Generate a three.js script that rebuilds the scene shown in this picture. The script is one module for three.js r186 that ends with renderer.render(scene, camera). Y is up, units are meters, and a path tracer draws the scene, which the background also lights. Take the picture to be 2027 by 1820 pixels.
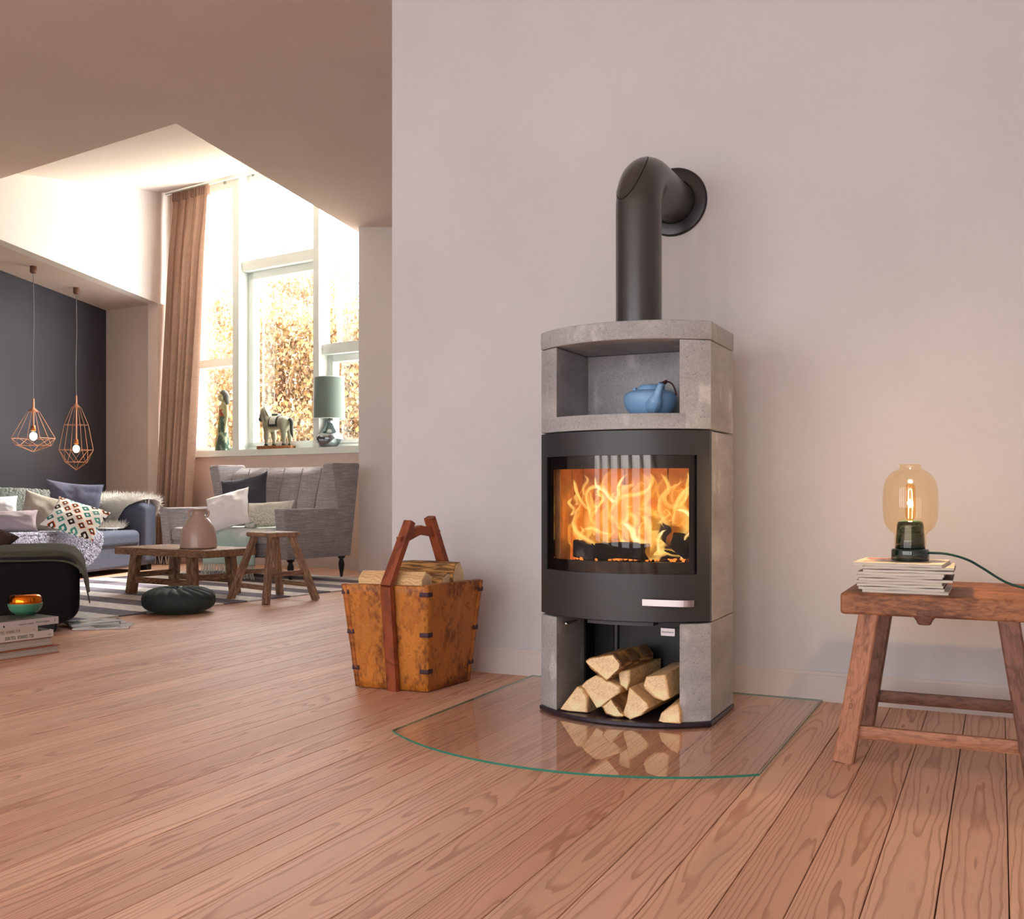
import * as THREE from 'three';
import { RoundedBoxGeometry } from 'three/addons/geometries/RoundedBoxGeometry.js';
import { mergeGeometries, mergeVertices, toCreasedNormals } from 'three/addons/utils/BufferGeometryUtils.js';
import { MarchingCubes } from 'three/addons/objects/MarchingCubes.js';
import { RectAreaLightUniformsLib } from 'three/addons/lights/RectAreaLightUniformsLib.js';

// ---------------------------------------------------------------- camera, sky, large lights, exposure
RectAreaLightUniformsLib.init();
const scene = new THREE.Scene();
const renderer = new THREE.WebGLRenderer({ antialias: true });
renderer.toneMapping = THREE.LinearToneMapping;
renderer.toneMappingExposure = 1.0;
renderer.shadowMap.enabled = true;
const FOCAL = 2015, EYE = 0.78, HORIZON = 973, MIDDLE = 1013.5;   // pixels of a 2027 x 1820 frame, metres
const camera = new THREE.PerspectiveCamera(2 * Math.atan(910 / FOCAL) * 180 / Math.PI, 2027 / 1820, 0.05, 200);
camera.position.set(0, EYE, 0);                                    // level camera looking along -z, lens shifted upwards
camera.setViewOffset(2027, 1820, 0, 910 - HORIZON, 2027, 1820);
scene.background = new THREE.Color(1.0, 0.985, 0.965);             // bright overcast sky
scene.backgroundIntensity = 13;

// two frames of the house: stove wall (s along the wall, t towards it) and living room (a along the window wall, b towards it)
const TURN = Math.atan((1980 - MIDDLE) / FOCAL), SN = Math.sin(TURN), CS = Math.cos(TURN);
const V = (x, y, z) => new THREE.Vector3(x, y, z);
const S = (s, y, t) => V(CS * s + SN * t, y, SN * s - CS * t);
const LIV = 34.06 * Math.PI / 180, LS = Math.sin(LIV), LC = Math.cos(LIV);
const E = (a, y, b) => V(-LC * a + LS * b, y, -(LS * a + LC * b));
const P = (x, d, y = 0) => V(x, y, -d);
const at = (px, py, d) => V((px - MIDDLE) / FOCAL * d, EYE + (HORIZON - py) / FOCAL * d, -d);

// daylight of the row of tall garden windows behind the viewer (window_2 is built round it)
const GARDEN = [-5.4, -4.2, -3.0, -1.8, -0.6, 0.6];
for (const s of GARDEN) {
  const day = new THREE.RectAreaLight(new THREE.Color(0.94, 0.985, 1.04), 4.5, 0.8, 2.4);
  day.name = 'garden_window_daylight'; day.position.copy(S(s, 1.45, -2.99)); day.lookAt(S(s, 1.45, 5)); scene.add(day);
}
// hazy sun high behind the tall window, reaching the rug and the seats
const sun = new THREE.DirectionalLight(new THREE.Color(1.0, 0.95, 0.88), 7);
sun.name = 'sun'; sun.position.copy(E(6.9, 7.1, 11.8)); sun.target.position.copy(E(7.6, 0, 5.6)); sun.shadow.radius = 9; sun.castShadow = true;
Object.assign(sun.shadow.camera, { left: -9, right: 9, top: 9, bottom: -9, near: 0.5, far: 40 }); sun.shadow.mapSize.set(2048, 2048);
scene.add(sun, sun.target);

// ---------------------------------------------------------------- helpers
let seedState = 12345;
const rnd = (a = 0, b = 1) => { seedState = (Math.imul(seedState, 1664525) + 1013904223) | 0; return a + (b - a) * ((seedState >>> 8) / 16777216); };
const seed = (n) => { seedState = n; };
const lerp = (a, b, k) => a + (b - a) * k, clamp = (x, a = 0, b = 1) => Math.min(b, Math.max(a, x));
const sstep = (a, b, x) => { const k = clamp((x - a) / (b - a)); return k * k * (3 - 2 * k); };
const hash = (i, j, s) => { let h = Math.imul(i, 374761393) + Math.imul(j, 668265263) + Math.imul(s, 1274126177); h = Math.imul(h ^ (h >>> 13), 1274126177); return ((h ^ (h >>> 16)) >>> 0) / 4294967296; };
const mod = (a, n) => ((a % n) + n) % n;
function vnoise(x, y, px, py, s) {          // value noise, tiles after px, py cells
  const i = Math.floor(x), j = Math.floor(y); let u = x - i, v = y - j; u = u * u * (3 - 2 * u); v = v * v * (3 - 2 * v);
  const a = mod(i, px), b = mod(i + 1, px), c = mod(j, py), d = mod(j + 1, py);
  return lerp(lerp(hash(a, c, s), hash(b, c, s), u), lerp(hash(a, d, s), hash(b, d, s), u), v);
}
function fbm(u, v, px, py, oct, s) { let r = 0, w = 0.5, n = 0; for (let o = 0; o < oct; o++) { r += w * vnoise(u * px, v * py, px, py, s + o * 17); n += w; w *= 0.5; px *= 2; py *= 2; } return r / n; }

function tex(w, h, fn, srgb = true) {
  const data = new Uint8Array(w * h * 4);
  for (let y = 0, o = 0; y < h; y++) for (let x = 0; x < w; x++, o += 4) {
    const c = fn(x / w, y / h, x, y);
    data[o] = clamp(c[0], 0, 255); data[o + 1] = clamp(c[1], 0, 255); data[o + 2] = clamp(c[2], 0, 255); data[o + 3] = 255;
  }
  const t = new THREE.DataTexture(data, w, h, THREE.RGBAFormat);
  t.wrapS = t.wrapT = THREE.RepeatWrapping; t.magFilter = THREE.LinearFilter; t.minFilter = THREE.LinearMipmapLinearFilter; t.generateMipmaps = true;
  if (srgb) t.colorSpace = THREE.SRGBColorSpace;
  t.needsUpdate = true;
  return t;
}
const grey = (v) => [v, v, v], mixc = (a, b, k) => [lerp(a[0], b[0], k), lerp(a[1], b[1], k), lerp(a[2], b[2], k)], mulc = (a, k) => [a[0] * k, a[1] * k, a[2] * k];
const std = (o) => new THREE.MeshStandardMaterial({ roughness: 0.8, metalness: 0, ...o });
const phys = (o) => new THREE.MeshPhysicalMaterial({ roughness: 0.8, metalness: 0, ...o });

// names: a repeat takes the next number
const taken = new Map();
const numbered = (n) => { const k = taken.get(n) ?? 0; taken.set(n, k + 1); return k ? n + '_' + String(k).padStart(3, '0') : n; };
function tag(o, label, category, group) { o.userData.label = label; o.userData.category = category; if (group) o.userData.group = group; return o; }
function thing(name, label, category, pos = V(0, 0, 0), turn = 0, group) {
  const o = new THREE.Group(); o.name = numbered(name); o.position.copy(pos); o.rotation.y = turn; scene.add(o);
  return tag(o, label, category, group);
}
function part(name, geo, m, parent) { const o = new THREE.Mesh(geo, m); o.name = name; o.castShadow = o.receiveShadow = true; parent.add(o); return o; }
function solo(name, geo, m, label, category, group) { const o = part(numbered(name), geo, m, scene); return tag(o, label, category, group); }
function struct(name, geo, m, label) { const o = geo ? part(name, geo, m, scene) : new THREE.Group(); o.name = name; if (!geo) scene.add(o); o.userData.kind = 'structure'; if (label) o.userData.label = label; return o; }

// geometry
const M4 = () => new THREE.Matrix4();
function merge(list) {
  const l = list.map((g) => { let n = g.index ? g.toNonIndexed() : g; for (const k of Object.keys(n.attributes)) if (!['position', 'normal', 'uv'].includes(k)) n.deleteAttribute(k);
    if (!n.attributes.uv) n.setAttribute('uv', new THREE.BufferAttribute(new Float32Array(n.attributes.position.count * 2), 2)); return n; });
  return mergeGeometries(l);
}
function boxUV(g, grain = 'x', sc = 1, off = [0, 0]) {      // planar uv per face in metres, u along the grain
  g = g.index ? g.toNonIndexed() : g;
  const p = g.attributes.position, n = p.count, uv = new Float32Array(n * 2), a = V(), b = V(), c = V(), m = V();
  for (let i = 0; i < n; i += 3) {
    a.fromBufferAttribute(p, i); b.fromBufferAttribute(p, i + 1); c.fromBufferAttribute(p, i + 2);
    m.crossVectors(b.clone().sub(a), c.clone().sub(a)); const ax = Math.abs(m.x), ay = Math.abs(m.y), az = Math.abs(m.z);
    const face = ax > ay && ax > az ? 'x' : ay > az ? 'y' : 'z';
    [a, b, c].forEach((q, k) => {
      const rest = ['x', 'y', 'z'].filter((t) => t !== face), U = rest.includes(grain) ? grain : rest[0], W = rest.find((t) => t !== U);
      uv[(i + k) * 2] = (q[U] + off[0]) * sc; uv[(i + k) * 2 + 1] = (q[W] + off[1] + (face === 'x' ? 0.37 : face === 'y' ? 0.11 : 0)) * sc;
    });
  }
  g.setAttribute('uv', new THREE.BufferAttribute(uv, 2));
  return g;
}
function rbox(w, h, d, r = 0.005, seg = 2) { return new RoundedBoxGeometry(w, h, d, seg, Math.min(r, w / 2.01, h / 2.01, d / 2.01)); }
const moved = (g, x, y, z) => g.translate(x, y, z);
function beam(p, q, w, h, w2 = w, h2 = h, up = V(0, 1, 0), jitter = 0) {   // bar from p to q, section w x h at p and w2 x h2 at q, edges chamfered
  const ax = q.clone().sub(p), L = ax.length(), z = ax.clone().normalize();
  let x = V().crossVectors(up, z); if (x.lengthSq() < 1e-6) x = V(1, 0, 0); x.normalize(); const y = V().crossVectors(z, x);
  const nseg = jitter ? 5 : 1, pos = [], ch = 0.16, rings = [];
  const oct = [[-1, -1 + ch], [-1, 1 - ch], [-1 + ch, 1], [1 - ch, 1], [1, 1 - ch], [1, -1 + ch], [1 - ch, -1], [-1 + ch, -1]];
  for (let i = 0; i <= nseg; i++) {
    const k = i / nseg, W = lerp(w, w2, k) / 2, H = lerp(h, h2, k) / 2, c = p.clone().addScaledVector(z, L * k), jx = jitter * (rnd() - 0.5), jy = jitter * (rnd() - 0.5), js = 1 + jitter * 4 * (rnd() - 0.5);
    rings.push(oct.map(([a, b]) => c.clone().addScaledVector(x, a * W * js + jx).addScaledVector(y, b * H * js + jy)));
  }
  const uv = [], tri = (a, b, c, ua, ub, uc) => { pos.push(...a.toArray(), ...b.toArray(), ...c.toArray()); uv.push(...ua, ...ub, ...uc); };
  const o = rnd(0, 5), per = [0]; for (let j = 0; j < 8; j++) per.push(per[j] + rings[0][j].distanceTo(rings[0][(j + 1) % 8]));
  for (let i = 0; i < nseg; i++) for (let j = 0; j < 8; j++) {
    const A = rings[i][j], B = rings[i][(j + 1) % 8], C = rings[i + 1][(j + 1) % 8], D = rings[i + 1][j], u0 = L * i / nseg + o, u1 = L * (i + 1) / nseg + o;
    tri(A, C, B, [u0, per[j]], [u1, per[j + 1]], [u0, per[j + 1]]); tri(A, D, C, [u0, per[j]], [u1, per[j]], [u1, per[j + 1]]);
  }
  for (const [ri, fl] of [[0, 1], [nseg, -1]]) { const R = rings[ri], c = V(); R.forEach((q) => c.add(q)); c.multiplyScalar(1 / 8);
    for (let j = 0; j < 8; j++) { const A = R[j], B = R[(j + 1) % 8]; fl > 0 ? tri(A, B, c, [o, per[j]], [o, per[j + 1]], [o + 0.02, per[j]]) : tri(B, A, c, [o, per[j]], [o, per[j + 1]], [o + 0.02, per[j]]); } }
  const g = new THREE.BufferGeometry(); g.setAttribute('position', new THREE.Float32BufferAttribute(pos, 3)); g.setAttribute('uv', new THREE.Float32BufferAttribute(uv, 2));
  const out = toCreasedNormals(g, 0.6); return out;
}
function prism(pts, y0, y1, bevel = 0) {       // plan polygon of [x, z], upright from y0 to y1
  const sh = new THREE.Shape(pts.map(([x, z]) => new THREE.Vector2(x, -z)));
  const g = new THREE.ExtrudeGeometry(sh, { depth: y1 - y0 - 2 * bevel, bevelEnabled: bevel > 0, bevelThickness: bevel, bevelSize: bevel, bevelOffset: -bevel, bevelSegments: 2, curveSegments: 4 });
  g.rotateX(-Math.PI / 2); g.translate(0, y0 + bevel, 0); return g;
}
function tube(pts, r, seg = 40, rad = 10, closed = false) { return new THREE.TubeGeometry(new THREE.CatmullRomCurve3(pts, closed), seg, r, rad, closed); }
function vtube(pts, radii, seg = 40, rad = 14) {      // tube with changing radius and closed ends
  const c = new THREE.CatmullRomCurve3(pts), fr = c.computeFrenetFrames(seg, false), pos = [], idx = [], uv = [];
  for (let i = 0; i <= seg; i++) {
    const k = i / seg, p = c.getPoint(k), f = k * (radii.length - 1), a = Math.min(radii.length - 2, Math.floor(f)), r = lerp(radii[a], radii[a + 1], sstep(0, 1, f - a));
    for (let j = 0; j <= rad; j++) { const t = j / rad * Math.PI * 2, q = p.clone().addScaledVector(fr.normals[i], Math.cos(t) * r).addScaledVector(fr.binormals[i], Math.sin(t) * r); pos.push(q.x, q.y, q.z); uv.push(k, j / rad); }
  }
  for (let i = 0; i < seg; i++) for (let j = 0; j < rad; j++) { const a = i * (rad + 1) + j, b = a + rad + 1; idx.push(a, a + 1, b, a + 1, b + 1, b); }
  for (const e of [0, seg]) { const p = c.getPoint(e / seg), n = pos.length / 3; pos.push(p.x, p.y, p.z); uv.push(0, 0); for (let j = 0; j < rad; j++) { const a = e * (rad + 1) + j; e ? idx.push(n, a, a + 1) : idx.push(n, a + 1, a); } }
  const g = new THREE.BufferGeometry(); g.setAttribute('position', new THREE.Float32BufferAttribute(pos, 3)); g.setAttribute('uv', new THREE.Float32BufferAttribute(uv, 2)); g.setIndex(idx); g.computeVertexNormals(); return g;
}
const lathe = (pr, seg = 48) => new THREE.LatheGeometry(pr.map(([r, y]) => new THREE.Vector2(r, y)), seg);
function smooth(pr, n = 40) { const c = new THREE.CatmullRomCurve3(pr.map(([r, y]) => V(r, y, 0)), false, 'centripetal'), o = []; for (let i = 0; i <= n; i++) { const p = c.getPoint(i / n); o.push([Math.max(0, p.x), p.y]); } return o; }
function surf(nu, nv, fn, closedU = false) {           // parametric sheet fn(u, v) -> Vector3
  const pos = [], uv = [], idx = [];
  for (let j = 0; j <= nv; j++) for (let i = 0; i <= nu; i++) { const p = fn(i / nu, j / nv); pos.push(p.x, p.y, p.z); uv.push(i / nu, j / nv); }
  for (let j = 0; j < nv; j++) for (let i = 0; i < nu; i++) { const a = j * (nu + 1) + i, b = a + nu + 1; idx.push(a, a + 1, b, a + 1, b + 1, b); }
  const g = new THREE.BufferGeometry(); g.setAttribute('position', new THREE.Float32BufferAttribute(pos, 3)); g.setAttribute('uv', new THREE.Float32BufferAttribute(uv, 2)); g.setIndex(idx); g.computeVertexNormals(); return g;
}
function slabOf(nu, nv, fn, th) {                      // the same with thickness th along its normal, closed at the rim
  const top = surf(nu, nv, fn), n = top.attributes.normal, p = top.attributes.position, N = p.count, pos = [...p.array], uv = [...top.attributes.uv.array], idx = [...top.index.array];
  for (let i = 0; i < N; i++) { pos.push(p.getX(i) - n.getX(i) * th, p.getY(i) - n.getY(i) * th, p.getZ(i) - n.getZ(i) * th); uv.push(top.attributes.uv.getX(i), top.attributes.uv.getY(i)); }
  const m = idx.length; for (let i = 0; i < m; i += 3) idx.push(idx[i] + N, idx[i + 2] + N, idx[i + 1] + N);
  const rim = []; for (let i = 0; i <= nu; i++) rim.push(i); for (let j = 1; j <= nv; j++) rim.push(j * (nu + 1) + nu); for (let i = nu - 1; i >= 0; i--) rim.push(nv * (nu + 1) + i); for (let j = nv - 1; j > 0; j--) rim.push(j * (nu + 1));
  for (let k = 0; k < rim.length; k++) { const a = rim[k], b = rim[(k + 1) % rim.length]; idx.push(a, a + N, b, b, a + N, b + N); }
  const g = new THREE.BufferGeometry(); g.setAttribute('position', new THREE.Float32BufferAttribute(pos, 3)); g.setAttribute('uv', new THREE.Float32BufferAttribute(uv, 2)); g.setIndex(idx); g.computeVertexNormals(); return g;
}
function cushionGeo(w, h, th, o = {}) {                // pillow with pinched corners, lying in xy, uv over the face
  const n = 26, sheet = (sg) => surf(n, n, (u, v) => {
    const a = 2 * u - 1, b = 2 * v - 1, full = Math.pow(Math.max(0, (1 - a * a) * (1 - b * b)), o.pow ?? 0.42);
    const pinch = o.pinch ?? 0.1, x = a * w / 2 * (1 - pinch * (1 - b * b)), y = b * h / 2 * (1 - pinch * (1 - a * a));
    const wr = (o.wrinkle ?? 0.012) * (fbm(u, v, 5, 5, 2, o.seed ?? 3) - 0.5) * 2;
    return V(sg > 0 ? x : -x, y + (o.sag ?? 0) * (1 - a * a) * -Math.max(0, b) , sg * (full * th / 2 * (1 + 0.25 * (fbm(u, v, 3, 3, 2, (o.seed ?? 3) + sg) - 0.5)) + wr * full));
  });
  return mergeVertices(merge([sheet(1), sheet(-1)]), 1e-5);
}
function sdfGeo(bones, lo, hi, res, k = 0.02) {       // smooth union of tapered capsules [ax,ay,az, bx,by,bz, ra, rb]
  const mc = new MarchingCubes(res, new THREE.MeshStandardMaterial(), false, false, 120000); mc.isolation = 0;
  const c = [0, 1, 2].map((i) => (lo[i] + hi[i]) / 2), h = Math.max(...[0, 1, 2].map((i) => (hi[i] - lo[i]) / 2)), half = res / 2;
  for (let z = 0; z < res; z++) for (let y = 0; y < res; y++) for (let x = 0; x < res; x++) {
    const px = c[0] + (x - half) / half * h, py = c[1] + (y - half) / half * h, pz = c[2] + (z - half) / half * h; let d = 1e9;
    for (const b of bones) {
      const dx = b[3] - b[0], dy = b[4] - b[1], dz = b[5] - b[2], L = dx * dx + dy * dy + dz * dz || 1e-9, t = clamp(((px - b[0]) * dx + (py - b[1]) * dy + (pz - b[2]) * dz) / L);
      const e = Math.hypot(px - b[0] - dx * t, py - b[1] - dy * t, (pz - b[2] - dz * t) * (b[8] ?? 1)) - lerp(b[6], b[7], t), hh = clamp(0.5 + 0.5 * (d - e) / k);
      d = d > 1e8 ? e : lerp(d, e, hh) - k * hh * (1 - hh);
    }
    mc.field[x + y * res + z * res * res] = -d;
  }
  mc.update();
  const n = mc.count, pos = mc.positionArray.slice(0, n * 3);
  for (let i = 0; i < n * 3; i++) pos[i] = c[i % 3] + pos[i] * h;
  let g = new THREE.BufferGeometry(); g.setAttribute('position', new THREE.BufferAttribute(pos, 3));
  g = mergeVertices(g, h * 1e-4); g.computeVertexNormals();
  g.setAttribute('uv', new THREE.BufferAttribute(new Float32Array(g.attributes.position.count * 2), 2)); return g;
}
const woodMat = (t, ru, rv, o = {}) => { const m = t.clone(); m.repeat.set(ru, rv); m.needsUpdate = true; return std({ map: m, roughness: 0.6, ...o }); };
function canvasTex(w, h, draw) { const c = document.createElement('canvas'); c.width = w; c.height = h; draw(c.getContext('2d'), w, h); const t = new THREE.CanvasTexture(c); t.colorSpace = THREE.SRGBColorSpace; return t; }

// ---------------------------------------------------------------- materials
function woodTex(w, h, light, dark, o = {}) {
  const s = o.seed ?? 1, c = o.center ?? 0.5, N = o.rings ?? 6, a = o.bow ?? 2.2, wob = o.wobble ?? 1.6, con = o.contrast ?? 0.8;
  return tex(w, h, (u, v) => {
    const q = a * (v - c) * (v - c) + wob * fbm(u, v, o.fu ?? 3, 1, 3, s) + 0.28 * fbm(u, v, 14, 4, 3, s + 5), r = mod(q * N, 1);
    const late = sstep(o.late ?? 0.35, 0.9, r) * (1 - sstep(0.93, 1, r)), fib = fbm(u, v, 60, 90, 2, s + 9), patch = fbm(u, v, 5, 2, 3, s + 30);
    let k = clamp(late * con * (0.55 + 0.6 * patch) + (fib - 0.5) * (o.fibre ?? 0.3));
    let col = mixc(light, dark, k); col = mulc(col, 0.93 + 0.14 * patch);
    if (o.stain) { const st = sstep(0.45, 0.75, 0.6 * fbm(u, v, 5, 4, 5, s + 44) + 0.4 * fbm(u, v, 30, 26, 3, s + 47)); col = mixc(col, o.stain, st * (o.stainAmount ?? 0.6)); }
    return col;
  });
}
const plaster = (base, s, amp = 0.03) => tex(512, 512, (u, v) => mulc(base, 1 + amp * (fbm(u, v, 5, 5, 4, s) - 0.5) * 2 + 0.012 * (fbm(u, v, 90, 90, 2, s + 3) - 0.5)));
const plasterBump = tex(512, 512, (u, v) => grey(255 * (0.6 * fbm(u, v, 40, 40, 3, 77) + 0.4 * fbm(u, v, 6, 6, 3, 78))), false);
const MAT = {
  wall: std({ map: plaster([212, 210, 212], 11), bumpMap: plasterBump, bumpScale: 0.0012, roughness: 0.92 }),
  wallPink: std({ map: plaster([228, 206, 192], 12), bumpMap: plasterBump, bumpScale: 0.0012, roughness: 0.92 }),
  ceiling: std({ map: plaster([226, 206, 194], 13, 0.02), bumpMap: plasterBump, bumpScale: 0.001, roughness: 0.94 }),
  bayWhite: std({ map: plaster([238, 228, 222], 14, 0.015), bumpMap: plasterBump, bumpScale: 0.001, roughness: 0.94 }),
  navy: std({ map: plaster([66, 66, 76], 15, 0.04), bumpMap: plasterBump, bumpScale: 0.001, roughness: 0.85 }),
  trim: std({ color: '#d8cfca', roughness: 0.55 }),
  frame: std({ color: '#e4ebe4', roughness: 0.4 }),
  pane: phys({ color: '#ffffff', transmission: 1, roughness: 0, thickness: 0, ior: 1.5 }),
  black: std({ color: '#17171a', roughness: 0.6 }),
  soot: std({ color: '#0c0b0c', roughness: 0.75 }),
};

// ---------------------------------------------------------------- the setting
const wallUV = (g, sc = 0.5) => boxUV(g, 'x', sc);
function wallSeg(p, q, y0, y1, th) {                     // inner face on the line p-q, thickness to the right of p -> q seen from above
  const a = V(p.x, 0, p.z), b = V(q.x, 0, q.z), L = a.distanceTo(b), g = boxUV(new THREE.BoxGeometry(L, y1 - y0, Math.abs(th)), 'x', 0.5);
  g.translate(L / 2, (y0 + y1) / 2, -th / 2);
  g.rotateY(Math.atan2(-(b.z - a.z), b.x - a.x)); g.translate(a.x, 0, a.z); return g;
}
const planY = (pts, y0, y1) => boxUV(prism(pts.map((p) => [p.x, p.z]), y0, y1), 'x', 0.5);

const OUT = { A: S(1.6, 0, -3), B: S(1.6, 0, 3.915), C: S(-1.8, 0, 3.98), K: E(9.8, 0, 7.49), N1: P(-3.954, 11.377), N2: P(-4.713, 11.82), N3: P(-4.86, 9.66), L1: P(-5.25, 4), L2: S(-6, 0, -3), WR: E(6.3, 0, 7.49), COL: P(-0.75, 9.72) };
// floor of long pine boards running towards the stove wall
const floorG = struct('floor', planY([S(1.7, 0, -3.1), S(1.7, 0, 4), S(-1.7, 0, 4.1), P(-0.6, 9.8), E(6.2, 0, 7.6), E(9.9, 0, 7.6), P(-4.8, 11.95), P(-4.95, 9.6), P(-5.35, 4), S(-6.1, 0, -3.1)], -0.12, -0.021), std({ color: '#1c1310', roughness: 1 }), 'dark subfloor under the pine boards');
const plankMats = [0, 1, 2, 3, 4, 5].map((k) => {
  const lights = [[224, 178, 148], [217, 169, 140], [229, 184, 153], [213, 162, 134], [222, 178, 151], [218, 170, 140]], darks = [[168, 116, 92], [160, 108, 86], [178, 126, 100], [156, 104, 82], [170, 120, 98], [162, 110, 86]];
  const t = woodTex(2048, 160, lights[k], darks[k], { seed: 100 + k * 13, center: [0.5, 0.35, 0.62, 0.15, 0.5, 0.8][k], rings: [3.4, 4.5, 3.1, 6, 3.8, 4.6][k], bow: [3.4, 3, 4, 2, 3.2, 2.6][k], wobble: [1.5, 1.1, 1.6, 0.7, 1.3, 1.0][k], fu: 3, contrast: 0.66, late: 0.55 });
  const b = t.clone(); b.colorSpace = THREE.NoColorSpace;
  return std({ map: t, bumpMap: b, bumpScale: 0.0005, roughness: 0.54 });
});
{
  const poly = [OUT.A, OUT.B, OUT.C, OUT.COL, OUT.WR, OUT.K, OUT.N1, OUT.N2, OUT.N3, OUT.L1, OUT.L2].map((p) => [CS * p.x + SN * p.z, SN * p.x - CS * p.z]);
  const W = 0.1242, LEN = 2.7;
  seed(5);
  for (let k = -13; k < 78; k++) {
    const s1 = 0.0155 - W * k, s0 = s1 - W;
    let lo = 1e9, hi = -1e9;
    for (const s of [s0 + 0.01, s1 - 0.01, (s0 + s1) / 2]) for (let i = 0; i < poly.length; i++) {
      const [a, ta] = poly[i], [b, tb] = poly[(i + 1) % poly.length];
      if ((a - s) * (b - s) < 0) { const t = lerp(ta, tb, (s - a) / (b - a)); lo = Math.min(lo, t); hi = Math.max(hi, t); }
    }
    if (hi < lo) continue;
    const gap = rnd() < 0.3 ? 0.0028 : 0.0014, w = W - gap, L = hi - lo, off = rnd(0, 10), flip = rnd() < 0.5, ch = 0.0012, th = 0.02;
    // section: chamfered top edges, swept along t
    const sec = [[-w / 2, -th], [-w / 2, -ch], [-w / 2 + ch, 0], [w / 2 - ch, 0], [w / 2, -ch], [w / 2, -th]], pos = [], uv = [], nrm = [], idx = [];
    for (let i = 0; i < 5; i++) {
      const [x0, y0] = sec[i], [x1, y1] = sec[i + 1], nx = -(y1 - y0), ny = x1 - x0, q = Math.hypot(nx, ny), n = S(nx / q, 0, 0), o = pos.length / 3;
      for (const t of [lo, hi]) for (const [x, y] of [[x0, y0], [x1, y1]]) { const p = S((s0 + s1) / 2 + x, y, t); pos.push(p.x, p.y, p.z); nrm.push(n.x, ny / q, n.z); uv.push((t + off) / LEN, (flip ? -1 : 1) * (x / W) + 0.5); }
      idx.push(o, o + 1, o + 2, o + 1, o + 3, o + 2);
    }
    const g = new THREE.BufferGeometry(); g.setAttribute('position', new THREE.Float32BufferAttribute(pos, 3)); g.setAttribute('normal', new THREE.Float32BufferAttribute(nrm, 3)); g.setAttribute('uv', new THREE.Float32BufferAttribute(uv, 2)); g.setIndex(idx);
    part(numbered('floorboard'), g, plankMats[Math.floor(rnd(0, 5.999))], floorG);
  }
}
const CEIL = 3.3;
// stove wall, its end towards the living room, and the walls behind the viewer
struct('wall_right', wallSeg(S(1.8, 0, 3.915), S(-2.479, 0, 3.915), 0, CEIL, -0.2), MAT.wall, 'pale plaster wall behind the stove');
struct('wall_far_right', wallSeg(S(1.6, 0, -3.2), S(1.6, 0, 3.915), 0, CEIL, -0.2), MAT.wall);
struct('wall_left', wallSeg(OUT.L2, P(-5.25, 4), 0, CEIL, 0.2), MAT.wall);
struct('wall_navy', merge([wallSeg(P(-5.25, 4), OUT.N3, 0, CEIL, 0.2), wallSeg(P(-4.86, 9.66), P(-4.713, 11.82), 0, 2.98, 0.2)]), MAT.navy, 'dark navy wall of the alcove behind the sofa');
struct('wall_alcove_end', wallSeg(P(-4.85, 11.9), P(-3.954, 11.377), 0, 2.88, 0.12), MAT.wallPink);
{ // wall behind the viewer with five tall windows whose blinds glow with daylight (their light is set above)
  const w = [wallSeg(S(-6.1, 0, -3), S(1.7, 0, -3), 0, 0.25, -0.2), wallSeg(S(-6.1, 0, -3), S(1.7, 0, -3), 2.65, CEIL, -0.2)];
  [-6.1, ...GARDEN, 1.7].forEach((s, i, l) => { if (i < l.length - 1) w.push(wallSeg(S(i ? s + 0.4 : s, 0, -3), S(i < l.length - 2 ? l[i + 1] - 0.4 : 1.7, 0, -3), 0.25, 2.65, -0.2)); });
  struct('wall_back', merge(w), MAT.wall);
  const win = struct('window_2', null, null, 'row of tall garden windows behind the viewer');
  const blind = phys({ color: '#f4f2ee', roughness: 1, transmission: 0.25, thickness: 0, emissive: new THREE.Color(1, 1, 1), emissiveIntensity: 0.6 });
  for (const s of GARDEN) {
    part('window_blind', wallSeg(S(s - 0.4, 0, -3.05), S(s + 0.4, 0, -3.05), 0.25, 2.65, 0.004), blind, win);
    part('window_frame', merge([-0.38, 0.38].map((o) => beam(S(s + o, 0.25, -3.12), S(s + o, 2.65, -3.12), 0.05, 0.05))), MAT.frame, win);
  }
}
struct('wall_passage', wallSeg(S(-1.9, 0, 4.0), P(-0.88, 9.85), 0, CEIL, -0.15), MAT.wall);
struct('wall_pier', planY([P(-1.461, 9.7), P(-0.7, 9.7), P(-0.7, 10.0), P(-1.45, 10.0)], 0, CEIL + 0.05), MAT.bayWhite, 'pier between the passage and the tall window');
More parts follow.
